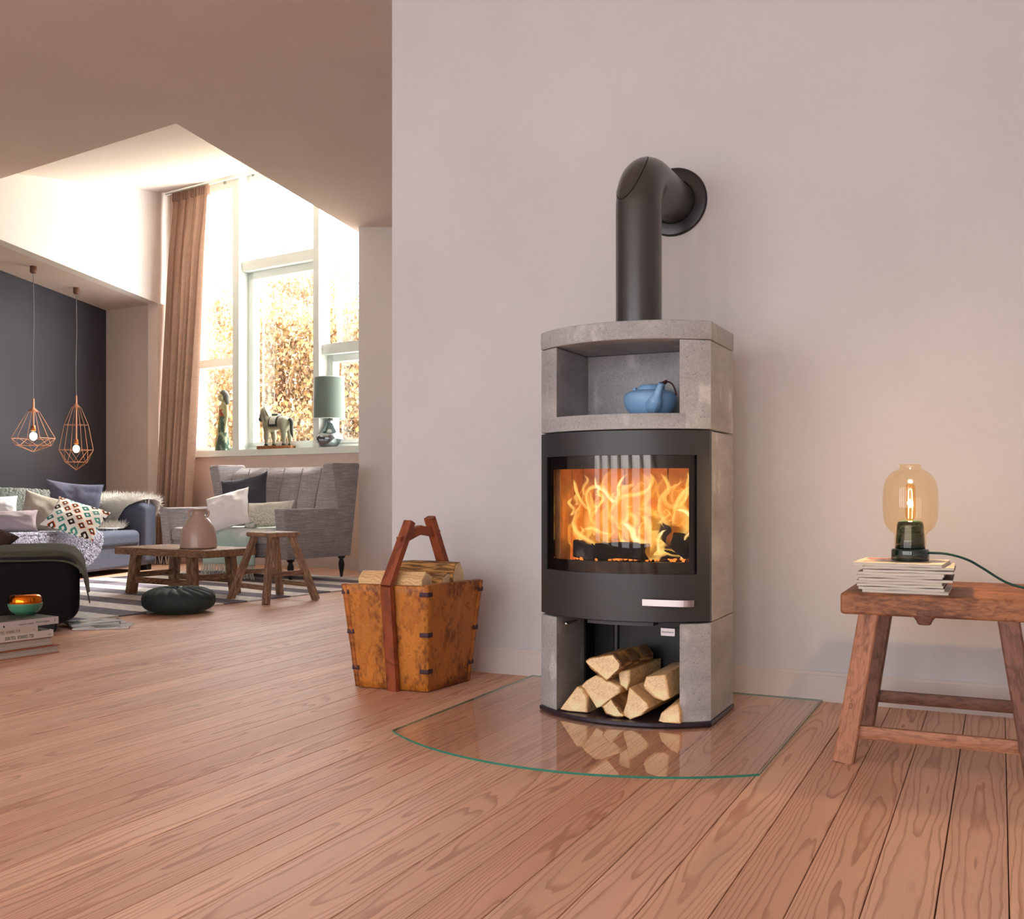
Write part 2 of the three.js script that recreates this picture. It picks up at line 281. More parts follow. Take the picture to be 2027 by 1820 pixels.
// main ceiling with the raised bay cut out of it
const C0 = P(-2.3, 6.97), E2 = P(-1.454, 10.03);
struct('ceiling', planY([S(1.8, 0, -3.2), S(1.8, 0, 4.1), S(-1.7, 0, 4.15), P(-0.6, 9.9), P(-1.3, 10.2), E2, C0, P(-5.28, 8.985), P(-5.6, 4), S(-6.2, 0, -3.2)], CEIL, CEIL + 0.105), MAT.ceiling, 'flat taupe ceiling');
const slopeY = (b) => 3.405 + 0.264 * (b - 4.483);
{ // sloping bay ceiling, its cheek above the flat ceiling, and the bright wall above the alcove
  const pl = [[6.0, 4.40], [6.0, 7.8], [10.1, 7.8], [10.1, 4.40]], pos = [], g = new THREE.BufferGeometry();
  const lo = pl.map(([a, b]) => E(a, slopeY(b), b)), hi = pl.map(([a, b]) => E(a, slopeY(b) + 0.12, b)), quad = (a, b, c, d) => [a, b, c, a, c, d].forEach((p) => pos.push(p.x, p.y, p.z));
  quad(lo[0], lo[1], lo[2], lo[3]); quad(hi[0], hi[3], hi[2], hi[1]); for (let i = 0; i < 4; i++) { const j = (i + 1) % 4; quad(lo[i], hi[i], hi[j], lo[j]); }
  g.setAttribute('position', new THREE.Float32BufferAttribute(pos, 3)); g.computeVertexNormals();
  struct('ceiling_bay', boxUV(g, 'x', 0.5), MAT.bayWhite, 'sloping white ceiling of the bay');
  struct('wall_bay_cheek', wallSeg(C0, P(-1.42, 10.15), CEIL + 0.1, 4.35, -0.08), MAT.bayWhite);
  struct('wall_upper_left', wallSeg(P(-4.38, 7.4), P(-3.90, 11.886), 2.88, 4.4, 0.12), MAT.bayWhite, 'bright white wall above the alcove');
  struct('wall_bay_corner', wallSeg(P(-3.954, 11.377), P(-3.90, 11.886), 0, 2.88, 0.12), MAT.wallPink);
  struct('ceiling_alcove', planY([P(-4.43, 7.4), P(-4.0, 11.37), P(-4.0, 11.5), P(-4.75, 11.9), P(-5.0, 9.6), P(-5.1, 7.4)], 2.881, 2.99), MAT.ceiling, 'low soffit over the sofa alcove');
}
// window wall: parapet, jamb, sill, frame, panes, baseboard
const SILL = 1.226;
struct('wall_front', merge([wallSeg(E(10.0, 0, 7.49), E(6.2, 0, 7.49), 0, SILL - 0.066, 0.25), wallSeg(E(10.0, 0, 7.49), E(9.5, 0, 7.49), SILL - 0.066, 4.5, 0.25)]), MAT.wallPink, 'pinkish parapet wall under the tall window');
struct('trim_1', boxUV(merge([wallSeg(E(9.5, 0, 7.42), E(6.7, 0, 7.42), SILL - 0.066, SILL, 0.32)]), 'x', 0.5), MAT.frame, 'deep white window sill');
{
  const win = struct('window_1', null, null, 'tall window with white frame and three bays');
  const top = slopeY(7.62) - 0.01, bar = (a0, a1, y0, y1, b = 7.64, dep = 0.09) => wallSeg(E(a0, 0, b), E(a1, 0, b), y0, y1, -dep);
  part('jamb', bar(9.5, 9.42, SILL, top), MAT.frame, win);
  part('top_rail', bar(9.5, 6.2, top - 0.1, top), MAT.frame, win);
  part('bottom_rail', bar(9.5, 6.2, SILL, SILL + 0.045), MAT.frame, win);
  part('mullion', bar(8.66, 8.56, SILL, top, 7.58, 0.16), MAT.frame, win);
  part('mullion', bar(7.45, 7.37, SILL, top, 7.58, 0.16), MAT.frame, win);
  part('transom', bar(9.42, 8.66, 2.165, 2.255), MAT.frame, win);
  part('transom', bar(8.56, 7.45, 3.15, 3.26, 7.6, 0.13), MAT.frame, win);
  part('transom', bar(7.37, 6.2, 2.165, 2.27, 7.6, 0.13), MAT.frame, win);
  const sash = (a0, a1, y0, y1, w = 0.075) => { const s = new THREE.Group(); s.name = 'sash'; win.add(s); part('sash_frame', merge([bar(a0, a0 - w, y0, y1), bar(a1 + w, a1, y0, y1), bar(a0, a1, y0, y0 + 0.05), bar(a0, a1, y1 - w, y1)]), MAT.frame, s); part('pane', bar(a0 - w, a1 + w, y0 + 0.05, y1 - w, 7.68, 0.004), MAT.pane, s); };
  sash(8.56, 7.45, SILL + 0.03, 3.15, 0.08); sash(7.37, 6.3, SILL + 0.03, 2.165, 0.07);
  for (const [a0, a1, y0, y1] of [[9.42, 8.66, SILL + 0.045, 2.165], [9.42, 8.66, 2.255, top - 0.1], [8.56, 7.45, 3.26, top - 0.1], [7.37, 6.3, 2.27, top - 0.1]]) part('pane', bar(a0, a1, y0, y1, 7.68, 0.004), MAT.pane, win);
}
// baseboards with a stepped top
const board = (p, q, th, h) => merge([wallSeg(p, q, 0, h, th), wallSeg(p, q, 0, h + 0.012, th * 0.55)]);
struct('baseboard_right', board(S(1.6, 0, 3.915), S(-2.479, 0, 3.915), 0.014, 0.098), MAT.trim, 'pale baseboard along the stove wall');
struct('baseboard_front', board(E(9.6, 0, 7.49), E(6.5, 0, 7.49), -0.014, 0.11), MAT.trim);
// garden beyond the window
solo('lawn', boxUV(new THREE.BoxGeometry(60, 0.1, 40).translate(-5, -0.75, -33), 'x', 1), std({ color: '#9c8a52', roughness: 1 }), 'leaf strewn lawn outside the tall window', 'lawn').userData.kind = 'structure';

// ---------------------------------------------------------------- stove
const concreteTex = (s) => tex(512, 512, (u, v) => {
  const cl = fbm(u, v, 5, 4, 5, s), st = fbm(u, v, 22, 5, 3, s + 8), sp = fbm(u, v, 150, 150, 2, s + 20), chalk = sstep(0.62, 0.8, fbm(u, v, 4, 9, 4, s + 31));
  const k = 168 + 46 * (cl - 0.5) + 16 * (st - 0.5) + 26 * (sp - 0.5) + 28 * chalk, pore = hash(Math.floor(u * 300), Math.floor(v * 300), s) > 0.9965 ? 0.55 : 1;
  return [k * pore, k * pore * 0.995, k * pore];
});
const concreteBump = tex(512, 512, (u, v) => grey(150 + 90 * (fbm(u, v, 120, 120, 2, 61) - 0.5) - (hash(Math.floor(u * 300), Math.floor(v * 300), 62) > 0.9965 ? 120 : 0)), false);
const concrete = [1, 2, 3].map((k) => std({ map: concreteTex(200 + k * 7), bumpMap: concreteBump, bumpScale: 0.0008, roughness: 0.82 }));
const steel = phys({ color: '#313234', roughness: 0.42, clearcoat: 0.15, clearcoatRoughness: 0.45 });
const pipeSteel = phys({ color: '#3a3837', roughness: 0.3, clearcoat: 0.35, clearcoatRoughness: 0.25 });
const silver = std({ color: '#c9c4c6', metalness: 1, roughness: 0.28 });
const RA = 0.4346, ZF = 0.315, PLATE = 0.007;
const zArc = (u, off = 0) => ZF - RA + Math.sqrt((RA + off) ** 2 - u * u);       // front curve, off = outwards
const arcPts = (u0, u1, off = 0, n = 14) => Array.from({ length: n + 1 }, (_, i) => { const u = lerp(u0, u1, i / n); return [u, zArc(u, off)]; });
function arcSlab(u0, u1, y0, y1, o0, o1, n = 24) { return boxUV(prism([...arcPts(u0, u1, o0, n), ...arcPts(u1, u0, o1, n)], y0, y1), 'y', 2); }
const STOVE = S(-1.166, 0, 3.5);
const stove = thing('wood_stove', 'tall curved wood stove of black steel and grey concrete standing by the pale wall', 'stove', STOVE, -TURN);
const cUV = (g, k) => boxUV(g, 'y', 1.6, [k * 0.31, k * 0.17]);
{
  const half = 0.3055, in_ = 0.219, back = -0.12;
  part('base_plate', prism([...arcPts(-half - 0.004, half + 0.004, 0.008), [half + 0.004, back], [-half - 0.004, back]], PLATE, PLATE + 0.014, 0.003), std({ color: '#2a2130', roughness: 0.3 }), stove);
  const column = (sg, y0, y1, k) => { const a = sg > 0 ? arcPts(in_, half, 0, 8) : arcPts(-half, -in_, 0, 8); return cUV(prism(sg > 0 ? [...a, [half, back], [in_, back]] : [...a, [-in_, back], [-half, back]], y0, y1, 0.004), k); };
  part('column', column(-1, PLATE + 0.014, 0.3445, 1), concrete[0], stove);
  part('column', column(1, PLATE + 0.014, 0.3445, 2), concrete[1], stove);
  part('upper_column', column(-1, 0.985, 1.279, 3), concrete[1], stove);
  part('upper_column', column(1, 0.985, 1.279, 4), concrete[2], stove);
  part('niche_shelf', cUV(prism([...arcPts(-in_ - 0.018, in_ + 0.016, 0.0015), [in_ - 0.003, 0.1], [in_ - 0.003, back], [-in_ + 0.003, back], [-in_ + 0.003, 0.1]], 0.985, 1.037, 0.003), 5), concrete[2], stove);
  part('niche_back', cUV(new THREE.BoxGeometry(0.436, 0.242, 0.04).translate(0, 1.158, -0.06), 6), concrete[0], stove);
  part('cap_slab', cUV(prism([...arcPts(-half - 0.002, half + 0.002, 0.002, 20), [half + 0.002, back], [-half - 0.002, back]], 1.281, 1.343, 0.005), 7), concrete[1], stove);
  for (const sg of [-1, 1]) part('side_panel', cUV(rbox(0.032, 0.632, 0.292, 0.004).translate(sg * 0.29, 0.6635, 0.026), 8 + sg), concrete[sg + 1], stove);
  // black firebox body with the wood store under it
  const body = part('body', merge([new THREE.BoxGeometry(0.54, 0.02, 0.28).translate(0, 0.355, 0.03), new THREE.BoxGeometry(0.54, 0.02, 0.28).translate(0, 0.97, 0.03), new THREE.BoxGeometry(0.54, 0.63, 0.02).translate(0, 0.663, -0.11), prism([...arcPts(-0.27, 0.27, -0.03), [0.27, 0.1], [-0.27, 0.1]], 0.345, 0.362), prism([...arcPts(-0.27, 0.27, -0.03), [0.27, 0.1], [-0.27, 0.1]], 0.962, 0.982)]), MAT.black, stove);
  part('deflector', prism([...arcPts(-0.1, 0.13, -0.035), [0.13, 0.2], [-0.1, 0.2]], 0.333, 0.346), steel, body);
  part('store_back', new THREE.BoxGeometry(0.436, 0.325, 0.012).translate(0, 0.182, -0.1), phys({ color: '#101014', roughness: 0.35 }), stove);
  part('store_rail', beam(V(-0.125, 0.02, -0.085), V(-0.125, 0.335, -0.085), 0.018, 0.012), phys({ color: '#4a484e', roughness: 0.35, metalness: 0.6 }), stove);
  for (const sg of [-1, 1]) part('store_lining', new THREE.BoxGeometry(0.006, 0.325, 0.1).translate(sg * 0.214, 0.182, -0.05), MAT.soot, stove);
  // door
  const y0 = 0.352, y1 = 0.981, g0 = 0.507, g1 = 0.9, gu = 0.268, h = 0.3035;
  const door = part('door', toCreasedNormals(merge([arcSlab(-h, h, g1, y1, 0.002, -0.02), arcSlab(-h, h, y0, g0, 0.002, -0.02), arcSlab(-h, -gu, g0, g1, 0.002, -0.02, 4), arcSlab(gu, h, g0, g1, 0.002, -0.02, 4)]), 0.7), steel, stove);
  part('glass_frame', toCreasedNormals(merge([arcSlab(-gu, gu, 0.856, g1, -0.012, -0.02), arcSlab(-gu, gu, g0, 0.546, -0.012, -0.02), arcSlab(-gu, -0.242, 0.546, 0.856, -0.012, -0.02, 3), arcSlab(0.242, gu, 0.546, 0.856, -0.012, -0.02, 3)]), 0.7), phys({ color: '#141010', roughness: 0.12 }), door);
  const pane = surf(40, 2, (u, v) => { const x = lerp(-gu, gu, u); return V(x, lerp(g0, g1, v), zArc(x, -0.006)); });
  part('door_glass', pane, phys({ color: '#fff6ee', transmission: 1, roughness: 0.0, thickness: 0, ior: 1.52, specularIntensity: 0.6 }), door);
  const hx = [[0.118, 0.33], [0.16, 0.327], [0.2, 0.322], [0.24, 0.314], [0.262, 0.305], [0.272, 0.292], [0.268, 0.27]];
  const hp = hx.map(([u, z]) => V(u, 0, z)), hc = new THREE.CatmullRomCurve3(hp), ring = (k, y) => { const p = hc.getPoint(k), t = hc.getTangent(k); return [p, V(-t.z, 0, t.x)]; };
  const hs = []; for (const [y, o] of [[-0.0105, 0.004], [-0.0105, -0.004], [0.0105, -0.004], [0.0105, 0.004]]) hs.push([y, o]);
  const hg = surf(4, 24, (u, v) => { const [p, n] = ring(v), [y, o] = hs[Math.round(u * 4) % 4]; return V(p.x + n.x * o, 0.4185 + y, p.z + n.z * o); });
  const hcap = new THREE.BoxGeometry(0.002, 0.021, 0.008).translate(0.1175, 0.4185, 0.33);
  part('door_handle', toCreasedNormals(merge([hg, hcap]), 0.5), silver, door);
  // firebrick lining
  const brick = std({ map: tex(256, 256, (u, v) => mulc([196, 150, 108], 0.75 + 0.5 * fbm(u, v, 6, 6, 4, 88))), roughness: 0.95 });
  const box = new THREE.Group(); box.name = 'fire_chamber'; stove.add(box);
  for (const [k, x] of [[0, -0.165], [1, 0], [2, 0.165]]) part('firebrick', boxUV(rbox(0.162, 0.36, 0.025, 0.003).translate(x, 0.7, -0.075), 'y', 3, [k, 0]), brick, box);
  for (const sg of [-1, 1]) for (const z of [0.0, 0.115]) part('firebrick', boxUV(rbox(0.022, 0.36, 0.11, 0.003).translate(sg * 0.255, 0.7, z - 0.005), 'y', 3, [z * 9, 0]), brick, box);
  part('grate', merge([rbox(0.48, 0.02, 0.26, 0.004).translate(0, 0.515, 0.06), ...Array.from({ length: 9 }, (_, i) => rbox(0.014, 0.012, 0.2, 0.004).translate(-0.2 + i * 0.05, 0.531, 0.06))]), MAT.soot, box);
  part('baffle', rbox(0.5, 0.015, 0.26, 0.003).translate(0, 0.888, 0.05), brick, box);
  // small things under the door: air lever and maker's plate
  const lever = part('air_lever', beam(V(-0.2, 0.318, 0.12), V(-0.2, 0.318, 0.21), 0.007, 0.007), silver, stove);
  part('lever_knob', new THREE.SphereGeometry(0.0085, 16, 12).translate(-0.2, 0.318, 0.213), silver, lever);
  const badge = part('badge', rbox(0.05, 0.027, 0.012, 0.002).translate(0.166, 0.31, 0.207), silver, stove);
  const bt = canvasTex(256, 128, (c, w, hh) => { c.fillStyle = '#cfcacb'; c.fillRect(0, 0, w, hh); c.fillStyle = '#2a282a'; c.font = 'bold 42px sans-serif'; c.textAlign = 'center'; c.fillText('skantherm', w / 2, 78, 220); });
  part('badge_print', new THREE.PlaneGeometry(0.048, 0.025).translate(0.166, 0.31, 0.2137), std({ map: bt, roughness: 0.35, metalness: 0.5 }), badge);
  part('badge_arm', beam(V(0.185, 0.322, 0.2), V(0.219, 0.328, 0.19), 0.006, 0.005), MAT.black, badge);
}
// flue pipe
{
  const flue = thing('flue_pipe', 'black flue pipe bending from the stove top into the wall', 'flue pipe', STOVE, -TURN);
  const r = 0.082, yc = 1.925, bend = 0.135, pts = [V(0, 1.343, 0.021)], z0 = 0.021;
  pts.push(V(0, 1.6, z0)); for (let i = 0; i <= 10; i++) { const a = i / 10 * Math.PI / 2; pts.push(V(0, yc - bend + Math.sin(a) * bend, z0 - bend + Math.cos(a) * bend)); } pts.push(V(0, yc, -0.25), V(0, yc, -0.4));
  const path = new THREE.CurvePath(); for (let i = 0; i < pts.length - 1; i++) path.add(new THREE.LineCurve3(pts[i], pts[i + 1]));
  const poly = new THREE.CatmullRomCurve3(pts, false, 'centripetal');
  part('pipe', new THREE.TubeGeometry(poly, 90, r, 48), pipeSteel, flue);
  part('wall_rosette', lathe([[0.083, 0], [0.083, 0.012], [0.09, 0.016], [0.128, 0.013], [0.134, 0.009], [0.135, 0]], 64).rotateX(Math.PI / 2).translate(0, yc, -0.414), phys({ color: '#262424', roughness: 0.3 }), flue);
  // clean-out lid on the bend: a shallow patch proud of the tube
  const lid = surf(18, 18, (u, v) => { const x = 2 * u - 1, y = 2 * v - 1, m = Math.max(Math.abs(x), Math.abs(y)) || 1, l = Math.hypot(x, y) || 1, px = x * m / l, py = y * m / l, a = (0.5 + 0.42 * py) * Math.PI / 2, w = px * 0.8 - 0.45, rr = r + 0.0015;
    const cy = yc - bend, cz = z0 - bend, R = bend + Math.cos(w) * rr; return V(Math.sin(w) * rr, cy + Math.sin(a) * R, cz + Math.cos(a) * R); });
  const cl = part('cleanout_lid', lid, pipeSteel, flue), rim = []; for (let i = 0; i < 60; i++) { const q = i / 60 * Math.PI * 2, a = (0.5 + 0.43 * Math.sin(q)) * Math.PI / 2, w = Math.cos(q) * 0.82 - 0.45, R = bend + Math.cos(w) * (r + 0.0005); rim.push(V(Math.sin(w) * (r + 0.0005), yc - bend + Math.sin(a) * R, z0 - bend + Math.cos(a) * R)); }
  part('lid_seam', tube(rim, 0.0016, 120, 6, true), MAT.soot, cl);
}
// glass hearth plate
{
  const hp = thing('hearth_plate', 'clear glass floor plate with green curved edge under the stove', 'glass plate', S(-1.185, 0, 3.4), -TURN);
  const hw = 0.59, zb = -0.5, zs = 0.595, sag = 0.215, R = (hw * hw + sag * sag) / (2 * sag), front = [];
  for (let i = 0; i <= 40; i++) { const x = lerp(-hw, hw, i / 40); front.push([x, zs + sag - R + Math.sqrt(R * R - x * x)]); }
  const pl = [...front, [hw, zb], [-hw, zb]], sh = new THREE.Shape(pl.map(([x, z]) => new THREE.Vector2(x, -z)));
  const top = new THREE.ShapeGeometry(sh).rotateX(-Math.PI / 2).translate(0, PLATE - 0.0004, 0);
  part('glass_top', top, phys({ color: '#ffffff', transmission: 1, roughness: 0, thickness: 0, ior: 1.52 }), hp);
  const ed = [], n = pl.length, g = new THREE.BufferGeometry(); for (let i = 0; i < n; i++) { const [a, b] = [pl[i], pl[(i + 1) % n]], y0 = 0.0006, y1 = PLATE - 0.0002; [[a, y0], [b, y0], [b, y1], [a, y0], [b, y1], [a, y1]].forEach(([p, y]) => ed.push(p[0], y, p[1])); }
  g.setAttribute('position', new THREE.Float32BufferAttribute(ed, 3)); g.computeVertexNormals();
  part('glass_edge', g, phys({ color: '#3f9c86', transmission: 0.35, roughness: 0.08, thickness: 0 }), hp);
}
// split logs: end faces drawn on a plane, bodies running back
const logSide = std({ map: woodTex(512, 256, [240, 202, 150], [206, 156, 98], { seed: 301, rings: 9, wobble: 0.9, fu: 2, contrast: 0.7, fibre: 0.5 }), roughness: 0.85 });
const logEnd = std({ map: tex(256, 256, (u, v) => { const f = fbm(u, v, 40, 60, 3, 310), p = fbm(u, v, 5, 7, 3, 311), a = fbm(u, v, 3, 14, 3, 313); return mulc([250, 218, 172], 0.74 + 0.22 * f + 0.22 * p + 0.14 * a); }), roughness: 0.9 });
const bark = std({ map: tex(256, 256, (u, v) => { const f = fbm(u, v, 8, 30, 4, 320); return mixc([196, 146, 84], [112, 80, 50], sstep(0.35, 0.65, f)); }), roughness: 0.95 });
function logGeo(poly, len, o = {}) {          // poly [x, y] -> solid from z = 0 to z = -len
  const sh = new THREE.Shape(poly.map(([x, y]) => new THREE.Vector2(x, y))), g = new THREE.ExtrudeGeometry(sh, { depth: len, steps: 6, bevelEnabled: true, bevelThickness: 0.004, bevelSize: 0.004, bevelOffset: -0.004, bevelSegments: 2 });
  g.translate(0, 0, -len);
  const p = g.attributes.position, uv = g.attributes.uv, nrm = g.attributes.normal;
  for (let i = 0; i < p.count; i++) {
    const x = p.getX(i), y = p.getY(i), z = p.getZ(i), k = -z / len, w = 0.004 * (fbm(x * 9 + 3, z * 4 + 3, 64, 64, 2, o.seed ?? 7) - 0.5) * 2;
    if (Math.abs(nrm.getZ(i)) > 0.9) uv.setXY(i, x * 5, y * 5); else uv.setXY(i, z * 2.2 + (o.seed ?? 0), (x + y) * 4);
    p.setXYZ(i, x + w + (o.dx ?? 0) * k, y + w + (o.dy ?? 0) * k, z);
  }
  g.computeVertexNormals(); return g;
}
{
  const Z = [[[318, 990], [345, 950], [475, 782], [520, 800], [565, 880], [563, 1025], [400, 1012]], [[515, 770], [560, 725], [635, 685], [700, 690], [865, 790], [860, 840], [690, 970], [655, 977], [600, 900]],
    [[697, 968], [775, 897], [870, 1010], [912, 1045], [890, 1065], [820, 1068], [740, 1035]], [[550, 545], [590, 520], [805, 482], [875, 570], [870, 620], [745, 735], [600, 610]],
    [[850, 650], [870, 635], [952, 633], [953, 740], [930, 815], [870, 760]], [[948, 765], [975, 775], [1115, 900], [1125, 950], [1060, 1015], [960, 1052], [905, 1020], [895, 985], [930, 880]],
    [[1103, 690], [1280, 670], [1290, 720], [1318, 890], [1270, 912], [1180, 880], [1090, 800], [1080, 760]], [[1215, 1085], [1240, 1010], [1330, 945], [1385, 935], [1410, 1010], [1412, 1110], [1260, 1100]]];
  const T = [3.245, 3.262, 3.225, 3.245, 3.285, 3.222, 3.235, 3.222], len = [0.3, 0.29, 0.3, 0.26, 0.28, 0.3, 0.3, 0.3], dx = [0.02, 0.015, 0.01, 0.03, 0.02, 0.02, 0, -0.02];
  const lab = ['triangular split log lying at the left column in the wood store', 'broad split log leaning on the leftmost log in the wood store', 'small low wedge of firewood between the two big logs on the store floor', 'topmost pale split log on the heap in the wood store', 'small quarter round log wedged in the middle of the stove heap', 'large rounded wedge log in the middle front of the stove heap', 'thick square split log high at the right column of the stove', 'half hidden split log on the store floor at the right column'];
  Z.forEach((poly, i) => {
    const t = T[i], pts = poly.map(([zx, zy]) => { const px = 1040 + zx * 0.21707, py = 1190 + zy * 0.21707, q = (px - MIDDLE) / FOCAL, s = t * (CS * q - SN) / (CS + SN * q), d = -SN * s + CS * t; return [s + 1.166, EYE + (HORIZON - py) / FOCAL * d]; });
    let low = Math.min(...pts.map((p) => p[1])); if ([0, 2, 5, 7].includes(i)) { const lift = PLATE + 0.0145 - low; pts.forEach((p) => { p[1] += Math.max(-0.02, Math.min(0.02, lift)); }); }
    const cw = THREE.ShapeUtils.isClockWise(pts.map(([x, y]) => new THREE.Vector2(x, y))); if (cw) pts.reverse();
    const cx = pts.reduce((a, p) => a + p[0], 0) / pts.length, low2 = Math.min(...pts.map((p) => p[1]));
    const o = solo('firewood_log', logGeo(pts.map(([x, y]) => [x - cx, y - low2]), len[i], { seed: i * 3 + 1, dx: dx[i], dy: 0 }), [logEnd, i === 2 || i === 3 ? bark : logSide], lab[i], 'log', 'firewood in the stove store');
    const b = S(-1.166 + cx, low2, t); o.position.copy(b); o.rotation.y = -TURN;
  });
}
// teapot in the niche
{
  const tp = thing('teapot', 'light blue ceramic teapot standing in the stove niche', 'teapot', S(-1.166 + 0.068, 1.037, 3.40), -TURN - 0.1);
  const glaze = phys({ color: '#86b4e0', roughness: 0.42, clearcoat: 0.2, clearcoatRoughness: 0.4 });
  part('body', lathe(smooth([[0, 0], [0.05, 0], [0.058, 0.004], [0.08, 0.026], [0.0915, 0.058], [0.087, 0.08], [0.067, 0.0915], [0.05, 0.0935], [0, 0.094]], 60), 64), glaze, tp);
  part('lid', lathe(smooth([[0, 0.113], [0.034, 0.1125], [0.039, 0.109], [0.045, 0.1], [0.046, 0.093], [0, 0.093]], 30), 48), glaze, tp);
  part('spout', vtube([V(0.03, 0.038, 0.052), V(0.042, 0.036, 0.07), V(0.053, 0.046, 0.082), V(0.066, 0.075, 0.086), V(0.075, 0.096, 0.088), V(0.081, 0.106, 0.09)], [0.026, 0.028, 0.025, 0.0135, 0.0105, 0.0105], 36, 20), glaze, tp);
  part('lug', rbox(0.012, 0.034, 0.024, 0.004).translate(0.05, 0.104, 0.01), glaze, tp);
  part('lug', rbox(0.012, 0.02, 0.022, 0.004).translate(-0.056, 0.096, 0), glaze, tp);
  const cord = part('handle_cord', merge([tube([V(0.044, 0.112, 0.02), V(0.054, 0.117, 0.024), V(0.062, 0.112, 0.016), V(0.068, 0.12, 0.006), V(0.08, 0.112, -0.005), V(0.09, 0.088, -0.01), V(0.093, 0.074, -0.008)], 0.0026, 40, 8), tube([V(0.05, 0.11, 0.03), V(0.06, 0.118, 0.026), V(0.07, 0.124, 0.018), V(0.062, 0.113, 0.024)], 0.0024, 24, 8)]), std({ color: '#4a1a14', roughness: 0.7 }), tp);
  part('cord_knot', new THREE.SphereGeometry(0.0045, 12, 10).translate(0.053, 0.114, 0.026), std({ color: '#7a3a24', roughness: 0.7 }), cord);
}
// fire: charred logs, flames, the light they give
{
  const char = std({ map: tex(256, 256, (u, v) => { const f = fbm(u, v, 18, 12, 4, 400); return mixc([14, 13, 16], [78, 76, 84], sstep(0.5, 0.75, f)); }), bumpMap: concreteBump, bumpScale: 0.003, roughness: 0.9 });
  const L = (a, b, r, label) => { const g = beam(a, b, r * 2, r * 1.8, r * 1.8, r * 1.6, V(0, 1, 0), 0.012); const o = solo('burning_log', g, char, label, 'log', 'logs on the fire'); o.position.copy(STOVE); o.rotation.y = -TURN; return o; };
  seed(40);
  L(V(-0.2, 0.572, 0.1), V(0.07, 0.568, 0.15), 0.034, 'charred log lying low on the left in the fire');
  L(V(0.06, 0.67, 0.03), V(0.22, 0.575, 0.12), 0.035, 'charred log sloping down to the right in the fire');
  L(V(-0.14, 0.575, 0.0), V(0.16, 0.572, 0.03), 0.036, 'charred log across the back of the fire');
  const fire = thing('fire', 'yellow and orange flames burning behind the curved stove glass', 'fire', STOVE, -TURN);
  const flameMat = new THREE.MeshBasicMaterial({ vertexColors: true, transparent: true, side: THREE.DoubleSide });
  // zx, zy are read off the photograph's fire picture and turned into metres on the stove's front
  const at3 = (zx, zy, z) => V((-0.243 + 0.486 * (zx - 235) / 1122) * (1 - 0.3 * (0.2 - z)), 0.855 - 0.31 * (zy - 412) / 780, z);
  function ribbon(list, w, core, edge, aCore, aEdge, curl = 0.5, sheet = false) {       // strip along a curve, cupped across, colours and opacity at its vertices
    const c = new THREE.CatmullRomCurve3(list), n = 48, m = 14, pos = [], col = [], idx = [], sd0 = Math.round(list[0].x * 977 + list[0].y * 531);
    for (let i = 0; i <= n; i++) {
      const k = i / n, p = c.getPoint(k), t = c.getTangent(k), sd = V(-t.y, t.x, 0).normalize(), prof = Math.pow(Math.sin(Math.PI * Math.pow(k, 0.8)), 0.6) * (w[0] + (w[1] - w[0]) * k);
      for (let j = 0; j <= m; j++) {
        const a = 2 * j / m - 1, f = Math.abs(a), wob = 1 + 0.7 * (fbm(k, a < 0 ? 0.2 : 0.7, 9, 9, 3, sd0) - 0.5), q = p.clone().addScaledVector(sd, a * prof * wob); q.z += curl * prof * (1 - a * a) + 0.008 * Math.sin(a * 5 + k * 9);
        pos.push(q.x, clamp(q.y, 0.545, 0.878), clamp(q.z, -0.055, zArc(q.x, -0.03)));
        const flick = fbm(k, (a + 1) / 2, 7, 4, 3, sd0 + 3), e = sheet ? sstep(0.35, 0.78, f + 0.35 * (flick - 0.5)) : sstep(0.2, 0.9, f), end = sstep(0, 0.12, k) * (1 - sstep(0.7, 1, k)), rgb = mixc(core, edge, e);
        const al = sheet ? lerp(aCore * (0.5 + flick), aEdge, sstep(0.4, 0.75, f)) * (1 - sstep(0.84, 1, f)) : lerp(aCore, aEdge, sstep(0.1, 0.7, f)) * (1 - sstep(0.55, 1, f));
        col.push(...rgb, clamp(al * end));
      }
    }
    for (let i = 0; i < n; i++) for (let j = 0; j < m; j++) { const a = i * (m + 1) + j, b = a + m + 1; idx.push(a, a + 1, b, a + 1, b + 1, b); }
    const g = new THREE.BufferGeometry(); g.setAttribute('position', new THREE.Float32BufferAttribute(pos, 3)); g.setAttribute('color', new THREE.Float32BufferAttribute(col, 4)); g.setIndex(idx); g.computeVertexNormals();
    const o = part('flame', g, flameMat, fire); o.castShadow = false; return o;
  }
  const O1 = [0.95, 0.25, 0.02], O2 = [1.1, 0.42, 0.05], Y1 = [1.2, 0.58, 0.09], Y2 = [1.45, 0.88, 0.24], W1 = [1.8, 1.3, 0.6];
  const bodies = [ // rising sheets: list of points, widths
    [[[330, 1120], [300, 900], [330, 700], [270, 480]], 0.05, 0.03, 0.06], [[[470, 1080], [430, 880], [520, 680], [480, 450]], 0.07, 0.05, 0.02], [[[640, 1100], [560, 880], [600, 700], [560, 500], [640, 420]], 0.08, 0.06, 0.07],
    [[[760, 1140], [800, 940], [740, 740], [850, 560], [800, 420]], 0.09, 0.07, 0.01], [[[930, 1180], [900, 960], [960, 800], [900, 640], [960, 460]], 0.08, 0.055, 0.08], [[[1040, 1100], [1060, 900], [1130, 740], [1090, 580], [1180, 440]], 0.08, 0.06, 0.03],
    [[[1240, 1140], [1210, 960], [1240, 780], [1170, 620], [1260, 480]], 0.07, 0.05, 0.06], [[[1320, 1120], [1300, 950], [1330, 820], [1300, 700]], 0.04, 0.03, 0.02], [[[560, 1080], [680, 1000], [660, 860], [720, 760]], 0.06, 0.04, 0.11], [[[860, 1160], [1000, 1080], [960, 940], [1010, 840]], 0.06, 0.04, 0.12]];
